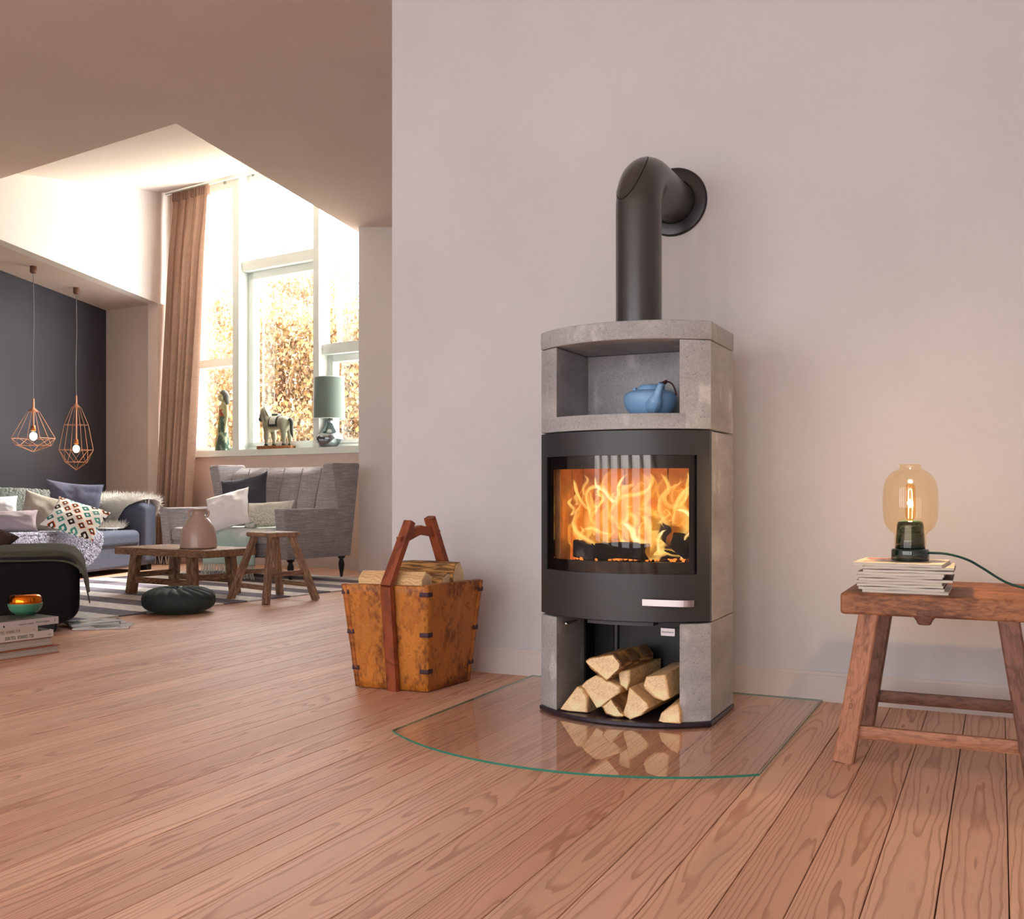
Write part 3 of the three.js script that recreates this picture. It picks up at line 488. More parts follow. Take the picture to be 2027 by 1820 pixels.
  bodies.push([[[300, 1130], [290, 980], [380, 820], [330, 640], [420, 500]], 0.055, 0.04, 0.1], [[[700, 1060], [640, 900], [700, 720], [640, 560], [720, 430]], 0.06, 0.05, 0.1], [[[1120, 1100], [1180, 900], [1120, 700], [1220, 560], [1200, 430]], 0.06, 0.045, 0.1], [[[880, 1120], [960, 900], [880, 700], [1000, 540], [930, 430]], 0.055, 0.045, 0.11], [[[420, 1080], [520, 960], [480, 800], [560, 640]], 0.05, 0.04, 0.12]);
  bodies.forEach(([pl, w0, w1, z], i) => ribbon(pl.map(([x, y], k) => at3(x, y, z + 0.015 * k * (i % 2 ? 1 : -1))), [w0 * 0.9, w1 * 0.9], i % 2 ? O2 : O1, i % 3 ? Y1 : Y2, 0.3, i % 3 ? 0.42 : 0.5, 0.5, true));
  const veins = [
    [[[242, 490], [270, 590], [330, 700], [410, 790], [440, 890]], 0.012], [[[430, 900], [425, 780], [380, 650], [430, 580], [520, 560], [600, 620], [650, 720]], 0.014], [[[470, 460], [490, 560], [560, 600], [640, 690], [700, 640], [690, 560], [740, 470], [800, 430]], 0.014],
    [[[960, 430], [985, 500], [940, 590], [860, 630], [740, 650], [660, 730], [620, 800], [650, 880], [690, 950]], 0.016], [[[1010, 430], [1070, 510], [1090, 590], [1050, 650], [1080, 720], [1180, 730], [1240, 650], [1200, 580], [1110, 570]], 0.018], [[[1340, 550], [1280, 570], [1230, 640], [1180, 740], [1160, 830], [1160, 910]], 0.016],
    [[[1190, 760], [1270, 770], [1335, 830], [1340, 920], [1270, 1000], [1300, 1090]], 0.014], [[[300, 860], [330, 960], [420, 1010], [500, 1060], [545, 1130]], 0.02], [[[290, 1060], [340, 1120], [410, 1160], [480, 1185]], 0.02], [[[400, 940], [480, 930], [560, 970], [680, 980]], 0.016],
    [[[720, 880], [790, 930], [840, 1020], [920, 1060], [950, 1180]], 0.03], [[[690, 950], [730, 1040], [790, 1090], [830, 1110]], 0.018], [[[950, 1180], [1000, 1140], [1110, 1140], [1200, 1150], [1265, 1190]], 0.026], [[[870, 820], [930, 850], [960, 960], [970, 1060], [960, 1160]], 0.028], [[[1030, 1150], [1030, 1040], [1060, 960], [1110, 930]], 0.014],
    [[[730, 900], [770, 800], [830, 830], [880, 920]], 0.02], [[[500, 620], [560, 660], [530, 740], [490, 700]], 0.01], [[[770, 720], [800, 740], [830, 720]], 0.008], [[[1240, 1190], [1200, 1080], [1130, 1060]], 0.012], [[[590, 800], [640, 860], [700, 960]], 0.016]];
  seed(77);
  veins.forEach(([pl, w], i) => { const z = rnd(0.05, 0.14); ribbon(pl.map(([x, y]) => at3(x, y, z + rnd(-0.012, 0.012))), [w * 0.8, w * 0.6], i % 4 === 2 ? W1 : Y2, Y1, 0.75, 0.4, 0.3); });
  for (let i = 0; i < 26; i++) { // loose wisps licking upwards
    const x = rnd(270, 1330), y = rnd(620, 1120), z = rnd(0.03, 0.14), l = rnd(90, 240), b = rnd(-60, 60), w = rnd(0.006, 0.016);
    ribbon([[x, y], [x + b, y - l * 0.35], [x - b * 0.5, y - l * 0.7], [x + b * 0.9, y - l]].map(([px, py]) => at3(clamp(px, 250, 1345), Math.max(425, py), z)), [w, w * 0.5], Y2, O2, rnd(0.35, 0.7), 0.3, 0.4);
  }
  const glow = new THREE.PointLight(new THREE.Color(1, 0.32, 0.05), 0.16); glow.name = 'fire_light'; glow.position.copy(S(-1.21, 0.588, 3.428)); glow.shadow.radius = 0.7; glow.castShadow = true; scene.add(glow);
  const ember = std({ color: '#2a0d05', emissive: new THREE.Color(1, 0.28, 0.05), emissiveIntensity: 1.1, roughness: 1 });
  seed(91);
  const em = []; for (let i = 0; i < 60; i++) em.push(new THREE.IcosahedronGeometry(rnd(0.003, 0.0075), 0).translate(rnd(-0.2, 0.2), 0.541, rnd(0.0, 0.15)));
  const e = part('fire_embers', merge(em), ember, fire); e.userData.kind = 'stuff';
}

// ---------------------------------------------------------------- bucket of firewood
{
  const F0 = P(-0.326, 3.935), L0 = P(-0.622, 4.05), R0 = P(-0.1716, 4.19), F1 = P(-0.3195, 3.857), L1 = P(-0.67, 3.997), R1 = P(-0.1165, 4.118), H = 0.415;
  const B0 = L0.clone().add(R0).sub(F0), B1 = L1.clone().add(R1).sub(F1), low = [F0, L0, B0, R0], high = [F1, L1, B1, R1];
  const org = V(); low.forEach((p) => org.addScaledVector(p, 0.25));
  const bk = thing('wooden_bucket', 'square tapered wooden bucket with tall arched carrying handle by the wall corner', 'bucket', V(org.x, 0, org.z), 0);
  const loc = (p, y) => V(p.x - org.x, y, p.z - org.z);
  const oldWood = (s, base, dk) => woodTex(1024, 512, base, dk, { seed: s, rings: 5, bow: 0.8, wobble: 0.9, fu: 2, contrast: 0.35, fibre: 0.5, stain: [104, 54, 20], stainAmount: 0.8 });
  const side = [[198, 124, 44], [196, 116, 52], [176, 104, 40], [186, 112, 44]].map((c, i) => std({ map: oldWood(500 + i * 9, c, [138, 74, 26]), bumpMap: plasterBump, bumpScale: 0.002, roughness: 0.55 }));
  const red = std({ map: woodTex(512, 256, [150, 76, 44], [96, 42, 24], { seed: 540, rings: 5, contrast: 0.6, fibre: 0.5, wobble: 1 }), roughness: 0.55 }), iron = std({ color: '#4a3038', roughness: 0.6, metalness: 0.4 });
  const ctr = loc(org, 0);
  for (let i = 0; i < 4; i++) {           // four walls, each a board panel with thickness and a slightly worn rim
    const j = (i + 1) % 4, a0 = loc(low[i], 0.004), b0 = loc(low[j], 0.004), a1 = loc(high[i], H + 0.002 * i), b1 = loc(high[j], H + 0.002 * i), mid = a0.clone().add(b1).multiplyScalar(0.5), inn = V(-mid.x, 0, -mid.z).normalize();
    const g = slabOf(14, 12, (u, v) => { const p = a0.clone().lerp(b0, u).lerp(a1.clone().lerp(b1, u), v); p.y += 0.003 * (fbm(u, 0.2, 9, 9, 2, i) - 0.5) * (v > 0.9 ? 1 : 0); return p.addScaledVector(inn, 0.004 * (fbm(u, v, 7, 7, 2, i + 4) - 0.3)); }, 0.02);
    // make the thickness point inwards
    const n = g.attributes.normal, out = V(n.getX(100), 0, n.getZ(100)).dot(inn) < 0;
    const gg = out ? g : slabOf(14, 12, (u, v) => { const p = b0.clone().lerp(a0, u).lerp(b1.clone().lerp(a1, u), v); return p.addScaledVector(inn, 0.004 * (fbm(u, v, 7, 7, 2, i + 4) - 0.3)); }, 0.02);
    part('side_board', gg, side[i], bk);
  }
  part('bottom', prism(low.map((p) => { const q = loc(p, 0).multiplyScalar(0.95); return [q.x, q.z]; }).reverse(), 0.01, 0.03), side[2], bk);
  // corner straps of dark iron
  const strap = (c0, c1, prev, next, k) => { const p = loc(c0, 0).lerp(loc(c1, H), k); p.y = H * k; const d1 = loc(prev, 0).sub(loc(c0, 0)).setY(0).normalize(), d2 = loc(next, 0).sub(loc(c0, 0)).setY(0).normalize(), o = V(p.x, 0, p.z).normalize().multiplyScalar(0.001);
    const q = p.clone().add(o); part('corner_strap', merge([beam(q, q.clone().addScaledVector(d1, 0.034), 0.004, 0.017), beam(q, q.clone().addScaledVector(d2, 0.03), 0.004, 0.017)]), iron, bk); };
  for (const k of [0.93, 0.55, 0.2]) { strap(F0, F1, L0, R0, k); strap(R0, R1, F0, B0, k); strap(L0, L1, B0, F0, k); }
  // handle: two posts strapped to opposite sides, joined by an arched grip
  const fm0 = loc(F0, 0).lerp(loc(L0, 0), 0.44), fm1 = loc(F1, 0).lerp(loc(L1, 0), 0.44), bm1 = loc(R1, 0).lerp(loc(B1, 0), 0.44), bm0 = loc(R0, 0).lerp(loc(B0, 0), 0.44);
  const along = fm1.clone().sub(bm1).setY(0).normalize(), across = loc(L0, 0).sub(loc(F0, 0)).setY(0).normalize();
  const f0 = fm0.clone().addScaledVector(along, 0.012).setY(0.0), f1 = fm1.clone().addScaledVector(along, 0.012).setY(H), f2 = fm1.clone().addScaledVector(along, -0.115).setY(0.66);
  const b0 = bm0.clone().addScaledVector(along, -0.012).setY(0.0), b1 = bm1.clone().addScaledVector(along, -0.012).setY(H), b2 = bm1.clone().addScaledVector(along, 0.10).setY(0.675);
  seed(61);
  part('strut', beam(f0, f1, 0.05, 0.024, 0.052, 0.024, along), red, bk); part('handle_post', beam(f1, f2, 0.052, 0.026, 0.042, 0.03, along), red, bk);
  part('strut', beam(b0, b1, 0.05, 0.024, 0.052, 0.024, along), red, bk); part('handle_post', beam(b1, b2, 0.052, 0.026, 0.042, 0.03, along), red, bk);
  const g0 = f1.clone().lerp(f2, 0.7), g1 = b1.clone().lerp(b2, 0.74), gm = g0.clone().add(g1).multiplyScalar(0.5); gm.y += 0.03;
  part('grip', merge([beam(g0.clone().addScaledVector(along, 0.02), gm, 0.024, 0.032, 0.026, 0.036), beam(gm, g1.clone().addScaledVector(along, -0.02), 0.026, 0.036, 0.024, 0.032)]), red, bk);
  // logs inside, lying along the long side
  const ang = Math.atan2(-(L0.z - F0.z), L0.x - F0.x);   // direction of the long side
  const logs = [
    ['pale sawn log lying at the front in the wooden bucket', [[-0.05, 0], [0.05, 0], [0.055, 0.09], [-0.02, 0.115], [-0.055, 0.09]], 0.27, [0.48, 0.33], 0.352, logSide, 0.03],
    ['split log with dark bark face in the middle of the bucket', [[-0.06, 0], [0.05, -0.005], [0.06, 0.075], [0, 0.1], [-0.05, 0.08]], 0.24, [0.42, 0.62], 0.362, bark, -0.06],
    ['bark covered round log at the back of the wooden bucket', [[-0.055, 0.01], [0, -0.01], [0.055, 0.01], [0.06, 0.08], [0.02, 0.125], [-0.03, 0.12], [-0.06, 0.07]], 0.24, [0.44, 0.86], 0.372, bark, 0.05]];
  logs.forEach(([lab, poly, len, [k1, k2], y, m, yaw], i) => {
    // position measured from the front corner: k1 along the long side, k2 along the short side
    const p = F1.clone().addScaledVector(L1.clone().sub(F1), k1 - 0.28).addScaledVector(R1.clone().sub(F1), k2 * 0.9);
    const o = solo('firewood_log', logGeo(poly, len, { seed: 30 + i }), [logEnd, m], lab, 'log', 'firewood in the bucket');
    const dir = L1.clone().sub(F1).normalize(); o.position.set(p.x, y, p.z); o.rotation.y = Math.atan2(-dir.x, -dir.z) + yaw;
  });
}
// ---------------------------------------------------------------- bench, magazines, lamp
const benchTex = (s, l = [170, 112, 74], d = [98, 56, 34]) => woodTex(1024, 512, l, d, { seed: s, rings: 12, bow: 0.9, wobble: 0.6, fu: 2, contrast: 0.42, fibre: 0.9, stain: [66, 38, 28], stainAmount: 0.6 });
{
  const top = 0.487, bench = thing('wooden_bench', 'low rustic wooden bench with splayed legs against the wall', 'bench', S(-0.16, 0, 3.32), -TURN);
  const bb = { bumpMap: plasterBump, bumpScale: 0.002 }, m1 = woodMat(benchTex(600), 0.7, 3, bb), m2 = woodMat(benchTex(620, [190, 132, 100], [134, 84, 60]), 0.9, 4, bb), m3 = woodMat(benchTex(640, [132, 90, 72], [80, 50, 40]), 0.9, 4, bb);
  const x0 = -0.257, x1 = 0.257, zf = 0.262, zb = -0.268;
  const seatG = boxUV(rbox(x1 - x0, 0.062, zf - zb, 0.01, 3), 'x', 1.7); { const p = seatG.attributes.position; for (let i = 0; i < p.count; i++) { const x = p.getX(i), z = p.getZ(i); p.setY(i, p.getY(i) + 0.006 * (fbm(x * 2 + 3, z * 2 + 3, 32, 32, 2, 5) - 0.5)); } }
  part('seat_plank', seatG.translate(0, top - 0.031, (zf + zb) / 2), m1, bench);
  // burl under the front edge
  part('burl', lathe(smooth([[0, -0.02], [0.013, -0.019], [0.018, -0.008], [0.026, 0.006], [0.028, 0.02], [0, 0.03]], 16), 12).scale(1.2, 1, 0.6).translate(-0.032, top - 0.062, 0.249), m3, bench);
  seed(66);
  const leg = (xt, xb, zt, zb2, m) => part('leg', beam(V(xb, 0, zb2), V(xt, top - 0.045, zt), 0.056, 0.05, 0.054, 0.048, V(0, 0, 1)), m, bench);
  leg(-0.178, -0.247, 0.232, 0.255, m2); leg(0.178, 0.247, 0.232, 0.255, m3); leg(-0.178, -0.247, -0.238, -0.262, m3); leg(0.178, 0.247, -0.238, -0.262, m3);
  part('stretcher', beam(V(-0.215, 0.088, 0.247), V(0.22, 0.088, 0.247), 0.022, 0.036), m2, bench); part('stretcher', beam(V(-0.215, 0.1, -0.255), V(0.22, 0.1, -0.255), 0.022, 0.038), m3, bench);
  // stamped mark on the front leg
  const mk = canvasTex(64, 128, (c, w, h) => { c.clearRect(0, 0, w, h); c.strokeStyle = 'rgba(46,24,20,0.9)'; c.lineWidth = 4; c.strokeRect(10, 70, 30, 46); c.font = 'bold 30px serif'; c.fillStyle = 'rgba(46,24,20,0.9)'; c.save(); c.translate(28, 58); c.rotate(-1.3); c.fillText('Z9', 0, 0); c.restore(); });
  const mark = new THREE.PlaneGeometry(0.014, 0.036); mark.rotateZ(-0.16); mark.translate(-0.222, 0.175, 0.2815);
  part('stamp', mark, std({ map: mk, transparent: true, roughness: 0.8 }), bench);
}
{ // magazines, bottom to top; [left, right, thickness, front, tilt]
  const paper = (s, c) => std({ map: tex(64, 128, (u, v) => { const k = hash(0, Math.floor(v * 128), s) * 0.16 + 0.88; return mulc(c, k); }), roughness: 0.85 });
  const covers = [[214, 206, 196], [70, 58, 62], [196, 186, 170], [206, 196, 188], [88, 74, 80], [220, 212, 204], [186, 178, 168], [60, 46, 52], [208, 200, 194], [222, 214, 206]];
  const rows = [[-0.118, 0.112, 0.0095, 0.0, 0.0], [-0.13, 0.1, 0.0085, 0.006, 0.01], [-0.133, 0.098, 0.008, 0.004, 0], [-0.134, 0.096, 0.0085, 0.008, -0.01], [-0.13, 0.12, 0.0085, 0.006, 0.02], [-0.134, 0.096, 0.0075, 0.004, 0], [-0.13, 0.101, 0.009, 0.006, -0.01], [-0.118, 0.123, 0.0085, 0.01, 0.01], [-0.122, 0.122, 0.008, 0.012, 0.03], [-0.142, 0.1, 0.0095, 0.016, -0.05]];
  const words = ['lowest', 'second', 'third', 'fourth', 'fifth', 'sixth', 'seventh', 'eighth', 'ninth', 'topmost'];
  let y = 0.4875; const groupN = 'magazines stacked on the bench';
  rows.forEach(([l, r, th, f, tilt], i) => {
    const o = thing('magazine', i === 9 ? 'topmost magazine with reddish cover print, under the glass lamp' : `${words[i]} magazine from the bottom of the stack on the bench`, 'magazine', S(-0.243, y, 3.22), -TURN + tilt, groupN);
    const w = r - l, d = 0.235, zf = 0.12 - f;
    const pg = boxUV(new THREE.BoxGeometry(w, th * 0.86, d, 16, 1, 1), 'x', 12); { const p = pg.attributes.position; for (let k = 0; k < p.count; k++) p.setY(k, p.getY(k) + 0.0009 * Math.sin(p.getX(k) * 40 + i * 2)); }
    part('pages', pg.translate((l + r) / 2, th * 0.43, zf - d / 2), paper(700 + i, [226, 216, 202]), o);
    const ct = i === 9 ? canvasTex(256, 256, (c, W, H) => { c.fillStyle = '#d8cdc6'; c.fillRect(0, 0, W, H); c.fillStyle = '#b8636a'; c.fillRect(10, 10, 150, 60); c.fillStyle = '#8a7f7a'; c.font = 'bold 60px serif'; c.fillText('LIVING', 20, 130, 210); c.fillStyle = '#a89c94'; c.fillRect(20, 150, 200, 80); }) : null;
    const cv = boxUV(rbox(w + 0.003, th * 0.14, d + 0.002, 0.0005, 1), 'x', 4); if (ct) { const p = cv.attributes.position, uv = cv.attributes.uv; for (let k = 0; k < p.count; k++) uv.setXY(k, p.getX(k) / w + 0.5, 0.5 - p.getZ(k) / d); }
    part('cover', cv.translate((l + r) / 2, th * 0.93, zf - d / 2), ct ? std({ map: ct, roughness: 0.45 }) : std({ color: new THREE.Color().setRGB(...covers[i].map((c) => (c / 255) ** 2.2)), roughness: 0.45 }), o);
    y += th;
  });
  // lamp standing on the pile
  const lamp = thing('table_lamp', 'amber glass table lamp with dark green marble foot on the magazines', 'lamp', S(-0.242, y, 3.25), 0);
  const marble = phys({ map: tex(256, 256, (u, v) => { const f = fbm(u, v, 5, 5, 5, 730), vn = sstep(0.03, 0, Math.abs(fbm(u, v, 4, 4, 4, 731) - 0.5)); return mixc(mixc([10, 22, 18], [22, 58, 46], f), [96, 110, 80], vn * 0.5); }), roughness: 0.12, clearcoat: 0.6, clearcoatRoughness: 0.05 });
  part('foot', lathe([[0, 0], [0.05, 0], [0.0535, 0.003], [0.0535, 0.03], [0.051, 0.0355], [0.045, 0.037], [0, 0.037]], 48), marble, lamp);
  part('socket_cone', lathe([[0, 0.037], [0.0425, 0.037], [0.041, 0.06], [0.0375, 0.105], [0.0355, 0.114], [0.031, 0.119], [0.012, 0.121], [0, 0.121]], 48), marble, lamp);
  const gp = smooth([[0.0455, 0.04], [0.0455, 0.07], [0.047, 0.08], [0.062, 0.094], [0.073, 0.114], [0.0775, 0.145], [0.0775, 0.2], [0.073, 0.232], [0.06, 0.256], [0.042, 0.27], [0.031, 0.276], [0.03, 0.284], [0.032, 0.288]], 70);
  part('glass_shade', lathe(gp, 64), phys({ color: '#fff4de', transmission: 1, roughness: 0, thickness: 0, ior: 1.45, side: THREE.DoubleSide }), lamp);
  const bulb = part('bulb', lathe(smooth([[0.008, 0.121], [0.013, 0.13], [0.0145, 0.15], [0.0145, 0.215], [0.012, 0.226], [0, 0.231]], 30), 24), phys({ color: '#ffe9c4', transmission: 1, roughness: 0, thickness: 0, ior: 1.3 }), lamp);
  const fil = []; for (const x of [-0.0055, 0.0055]) fil.push(tube([V(x, 0.126, 0), V(x * 1.1, 0.165, 0.002), V(x, 0.205, 0)], 0.0011, 16, 6)); fil.push(tube([V(-0.0055, 0.205, 0), V(-0.003, 0.213, 0), V(0.003, 0.213, 0), V(0.0055, 0.205, 0)], 0.0011, 16, 6));
  const glowM = std({ color: '#ffd9a0', emissive: new THREE.Color(1, 0.72, 0.36), emissiveIntensity: 8 });
  part('filament', merge(fil), glowM, bulb);
  const pl = new THREE.PointLight(new THREE.Color(1, 0.8, 0.57), 0.42); pl.name = 'table_lamp_light'; pl.position.set(0, 0.17, 0); pl.shadow.radius = 0.45; pl.castShadow = true; lamp.add(pl);
  const cd = [V(0.05, 0.024, 0.0), V(0.1, 0.022, 0), V(0.16, 0.005, -0.01), V(0.2, -0.018, -0.02), V(0.27, -0.062, -0.02), V(0.34, -0.083, 0), V(0.4, -0.12, 0.02), V(0.43, -0.28, 0.03), V(0.44, -0.47, 0.03), V(0.48, -0.571, 0.02), V(0.62, -0.578, -0.05)];
  part('power_cord', tube(cd.map((p) => p.clone().applyAxisAngle(V(0, 1, 0), -0.25)), 0.0036, 60, 10), std({ color: '#1d4a44', roughness: 0.8 }), lamp);
}

// ---------------------------------------------------------------- living room
const weave = (c, s, amp = 0.25, fu = 40, fv = 220) => tex(512, 512, (u, v) => mulc(c, 1 - amp / 2 + amp * (0.65 * fbm(u, v, fu / 4, fv, 2, s) + 0.35 * fbm(u, v, fv, fu, 2, s + 4))));
const fabricBump = tex(256, 256, (u, v, x, y) => grey(128 + 60 * Math.sin(x * 0.8) * Math.sin(y * 0.8) + 60 * (hash(x, y, 5) - 0.5)), false);
const cloth = (map, o = {}) => phys({ map, bumpMap: fabricBump, bumpScale: 0.0008, roughness: 0.95, sheen: 0.25, sheenRoughness: 0.6, ...o });
const oldTable = woodMat(woodTex(1024, 512, [162, 122, 90], [98, 66, 46], { seed: 810, rings: 7, bow: 1.2, wobble: 1.0, fu: 2, contrast: 0.7, fibre: 0.6, stain: [58, 40, 30], stainAmount: 0.5 }), 0.8, 3.5);
const oldStool = woodMat(woodTex(1024, 512, [172, 136, 106], [110, 78, 58], { seed: 830, rings: 7, bow: 1.2, wobble: 1.0, fu: 2, contrast: 0.6, fibre: 0.6, stain: [76, 50, 42], stainAmount: 0.45 }), 0.8, 3.5);
function fur(parent, fn, n, len, r, m, sd, drop = 0.5) {          // strands over a sheet fn(u, v) -> [point, normal]
  seed(sd); const blade = new THREE.ConeGeometry(r, 1, 3, 3).translate(0, 0.5, 0), p = blade.attributes.position; for (let i = 0; i < p.count; i++) p.setX(i, p.getX(i) + 0.25 * p.getY(i) ** 2); blade.computeVertexNormals();
  const im = new THREE.InstancedMesh(blade, m, n), mat = M4(), q = new THREE.Quaternion(), q2 = new THREE.Quaternion();
  for (let i = 0; i < n; i++) { const [pt, nr] = fn(rnd(), rnd()); const dir = nr.clone().add(V(rnd(-0.5, 0.5), rnd(-0.5, 0.3) - drop, rnd(-0.5, 0.5))).normalize(); q.setFromUnitVectors(V(0, 1, 0), dir); q2.setFromAxisAngle(V(0, 1, 0), rnd(0, 6.28)); q.multiply(q2); const L = len * rnd(0.6, 1.15); mat.compose(pt, q, V(L, L, L)); im.setMatrixAt(i, mat); }
  im.name = 'fur'; im.userData.kind = 'stuff'; im.castShadow = im.receiveShadow = true; parent.add(im); return im;
}
const sheetAt = (fn) => (u, v) => { const e = 0.004, a = fn(u, v), b = fn(Math.min(1, u + e), v).sub(fn(Math.max(0, u - e), v)), c = fn(u, Math.min(1, v + e)).sub(fn(u, Math.max(0, v - e))); const n = b.cross(c).normalize(); return [a, n]; };

// rug
{
  const wt = [236, 230, 224], dk = [112, 106, 120], N = 16;
  const rt = tex(512, 1024, (u, v) => { const i = Math.floor(v * N), n = 0.9 + 0.2 * fbm(u, v, 60, 120, 3, 850), e = 0.05 * (fbm(u, v, 30, 10, 2, 852) - 0.5), j = Math.floor(clamp(v * N + e, 0, N - 0.01)); return mulc(j % 2 ? wt : mixc(dk, [140, 132, 142], fbm(u, v, 6, 60, 3, 853)), n); });
  const g = boxUV(rbox(2.54, 0.009, 3.31, 0.004, 2), 'x', 1), p = g.attributes.position, uv = g.attributes.uv; for (let i = 0; i < p.count; i++) uv.setXY(i, p.getX(i) / 2.54 + 0.5, 0.5 - p.getZ(i) / 3.31);
  const o = solo('rug', g.translate(0, 0.0046, 0), std({ map: rt, bumpMap: fabricBump, bumpScale: 0.002, roughness: 1 }), 'flat woven rug with white and grey stripes', 'rug'); o.position.copy(E(6.83, 0, 5.1)); o.rotation.y = -LIV;
}
// loveseat
const LOVE = P(-1.54, 9.19, 0.0095);
{
  const lv = thing('loveseat', 'grey linen wing back loveseat under the tall window', 'sofa', LOVE, -LIV);
  const lin = cloth(weave([158, 151, 152], 860, 0.6, 24, 160)), darkWood = std({ color: '#171215', roughness: 0.4 });
  const W0 = -1.6, W1 = 0.05, yB = 0.19, side = [[0.70, yB], [0.745, 0.605], [0.735, 0.618], [0.1, 0.622], [0.105, 0.7], [0.17, 1.0], [0.15, 1.025], [-0.17, 1.03], [-0.19, 1.015], [-0.07, yB]];
  const sideG = () => { const sh = new THREE.Shape(side.map(([z, y]) => new THREE.Vector2(z, y))); const g = new THREE.ExtrudeGeometry(sh, { depth: 0.095, bevelEnabled: true, bevelThickness: 0.012, bevelSize: 0.012, bevelOffset: -0.012, bevelSegments: 3 }); g.rotateY(-Math.PI / 2); return boxUV(toCreasedNormals(g, 0.9), 'z', 2.2); };
  part('wing_side', sideG().translate(W1 - 0.012, 0, 0), lin, lv); part('wing_side', sideG().translate(W0 + 0.107, 0, 0), lin, lv);
  const bw = W1 - W0 - 0.2, x0 = W0 + 0.1, nCh = 6;
  const bg = slabOf(72, 24, (u, v) => { const c = u * nCh, f = c - Math.floor(c), bul = Math.pow(Math.sin(Math.PI * clamp(f, 0.001, 0.999)), 0.5), tuft = Math.exp(-(((v - 0.42) / 0.1) ** 2)), y = lerp(0.36, 1.0, v), z = lerp(0.12, -0.05, v) - (v > 0.9 ? (v - 0.9) * 0.9 : 0); return V(x0 + bw * u, y, z + 0.03 * bul - 0.012 * tuft * (1 - bul)); }, 0.12);
  part('backrest', boxUV(toCreasedNormals(bg, 0.6), 'x', 2.2), lin, lv);
  for (let i = 1; i < nCh; i++) { const x = x0 + bw * i / nCh; part('seam', tube([V(x, 0.5, 0.088), V(x, 0.63, 0.052), V(x, 0.85, -0.002), V(x, 0.985, -0.045)], 0.005, 20, 6), lin, lv); part('button', new THREE.SphereGeometry(0.013, 14, 10).scale(1, 1, 0.5).translate(x, 0.63, 0.056), lin, lv); }
  part('base_rail', boxUV(rbox(bw, 0.12, 0.68, 0.02).translate(x0 + bw / 2, 0.255, 0.34), 'x', 2.2), lin, lv);
  part('seat_cushion', boxUV(rbox(bw - 0.01, 0.135, 0.62, 0.05, 4).translate(x0 + bw / 2, 0.37, 0.4), 'x', 2.2), lin, lv);
  const legP = smooth([[0, 0.195], [0.034, 0.195], [0.03, 0.17], [0.018, 0.16], [0.026, 0.13], [0.028, 0.11], [0.018, 0.05], [0.012, 0.006], [0.011, 0], [0, 0]], 30);
  for (const [x, z] of [[0, 0], [0, 0.62], [-1.55, 0], [-1.55, 0.62]]) part('leg', lathe(legP, 20).translate(x, z < 0.1 ? 0 : 0.0, z), darkWood, lv);
  // cushions
  const put = (o, px, py, d, yaw, pitch, roll) => { o.position.copy(at(px, py, d)); o.rotation.set(pitch, yaw, roll, 'YXZ'); return o; };
  const velvet = phys({ color: '#33323d', roughness: 0.7, sheen: 0.8, sheenRoughness: 0.35, sheenColor: new THREE.Color('#8c8ca8') });
  put(solo('cushion', cushionGeo(0.48, 0.46, 0.18, { seed: 21, wrinkle: 0.02 }), velvet, 'dark grey velvet cushion standing behind the white one', 'cushion', 'cushions on the loveseat'), 484, 990, 9.2, -0.3, -0.3, 0.2);
  put(solo('cushion', cushionGeo(0.42, 0.36, 0.17, { seed: 23, wrinkle: 0.03 }), cloth(weave([246, 240, 238], 863, 0.1)), 'white cotton cushion leaning on the dark velvet one', 'cushion', 'cushions on the loveseat'), 451, 1011, 8.95, -0.3, -0.45, 0.3);
  put(solo('cushion', cushionGeo(0.5, 0.24, 0.15, { seed: 25, wrinkle: 0.02 }), cloth(tex(256, 256, (u, v) => mixc([226, 222, 206], [150, 164, 146], sstep(0.5, 0.75, fbm(u, v, 30, 30, 3, 866)) * (1 - v)))), 'cream and sage lumbar cushion by the right arm', 'cushion', 'cushions on the loveseat'), 532, 1019, 8.85, -0.45, -0.35, 0.06);
  // throw
  const th = thing('throw_blanket', 'mint and white mohair throw hanging over the loveseat front', 'blanket', LOVE, -LIV);
  const prof = (x, v) => { const w = 0.012 * Math.sin(x * 21) * v; const s = v * 1.0; if (s < 0.4) return V(x, 0.447 + 0.006 * Math.sin(x * 30 + s * 9), lerp(0.24, 0.68, s / 0.4)); if (s < 0.52) { const a = (s - 0.4) / 0.12 * Math.PI / 2; return V(x, 0.395 + 0.052 * Math.cos(a), 0.69 + 0.065 * Math.sin(a) + w); } return V(x, lerp(0.395, 0.13, (s - 0.52) / 0.48), 0.757 + w + 0.012 * (s - 0.52)); };
  const tt = tex(256, 256, (u, v) => mixc([248, 250, 246], [186, 212, 204], sstep(0.4, 0.62, v + 0.25 * (fbm(u, v, 8, 8, 3, 870) - 0.5))));
  const tf = (u, v) => prof(lerp(-0.92 - 0.06 * v, lerp(-0.06, -0.3, sstep(0.3, 0.6, v)), u), v);
  part('cloth', slabOf(40, 40, (u, v) => tf(1 - u, v), 0.014), cloth(tt, { sheen: 0.6 }), th);
  const fr = []; seed(31); for (let i = 0; i < 44; i++) { const p = tf(i / 43, 1); fr.push(tube([p, p.clone().add(V(rnd(-0.01, 0.01), -0.05, 0.006)), p.clone().add(V(rnd(-0.02, 0.02), -0.118, rnd(0, 0.012)))], 0.0042, 6, 5)); }
  part('fringe', merge(fr), std({ color: '#d9dcd4', roughness: 1 }), th).userData.kind = 'stuff';
}
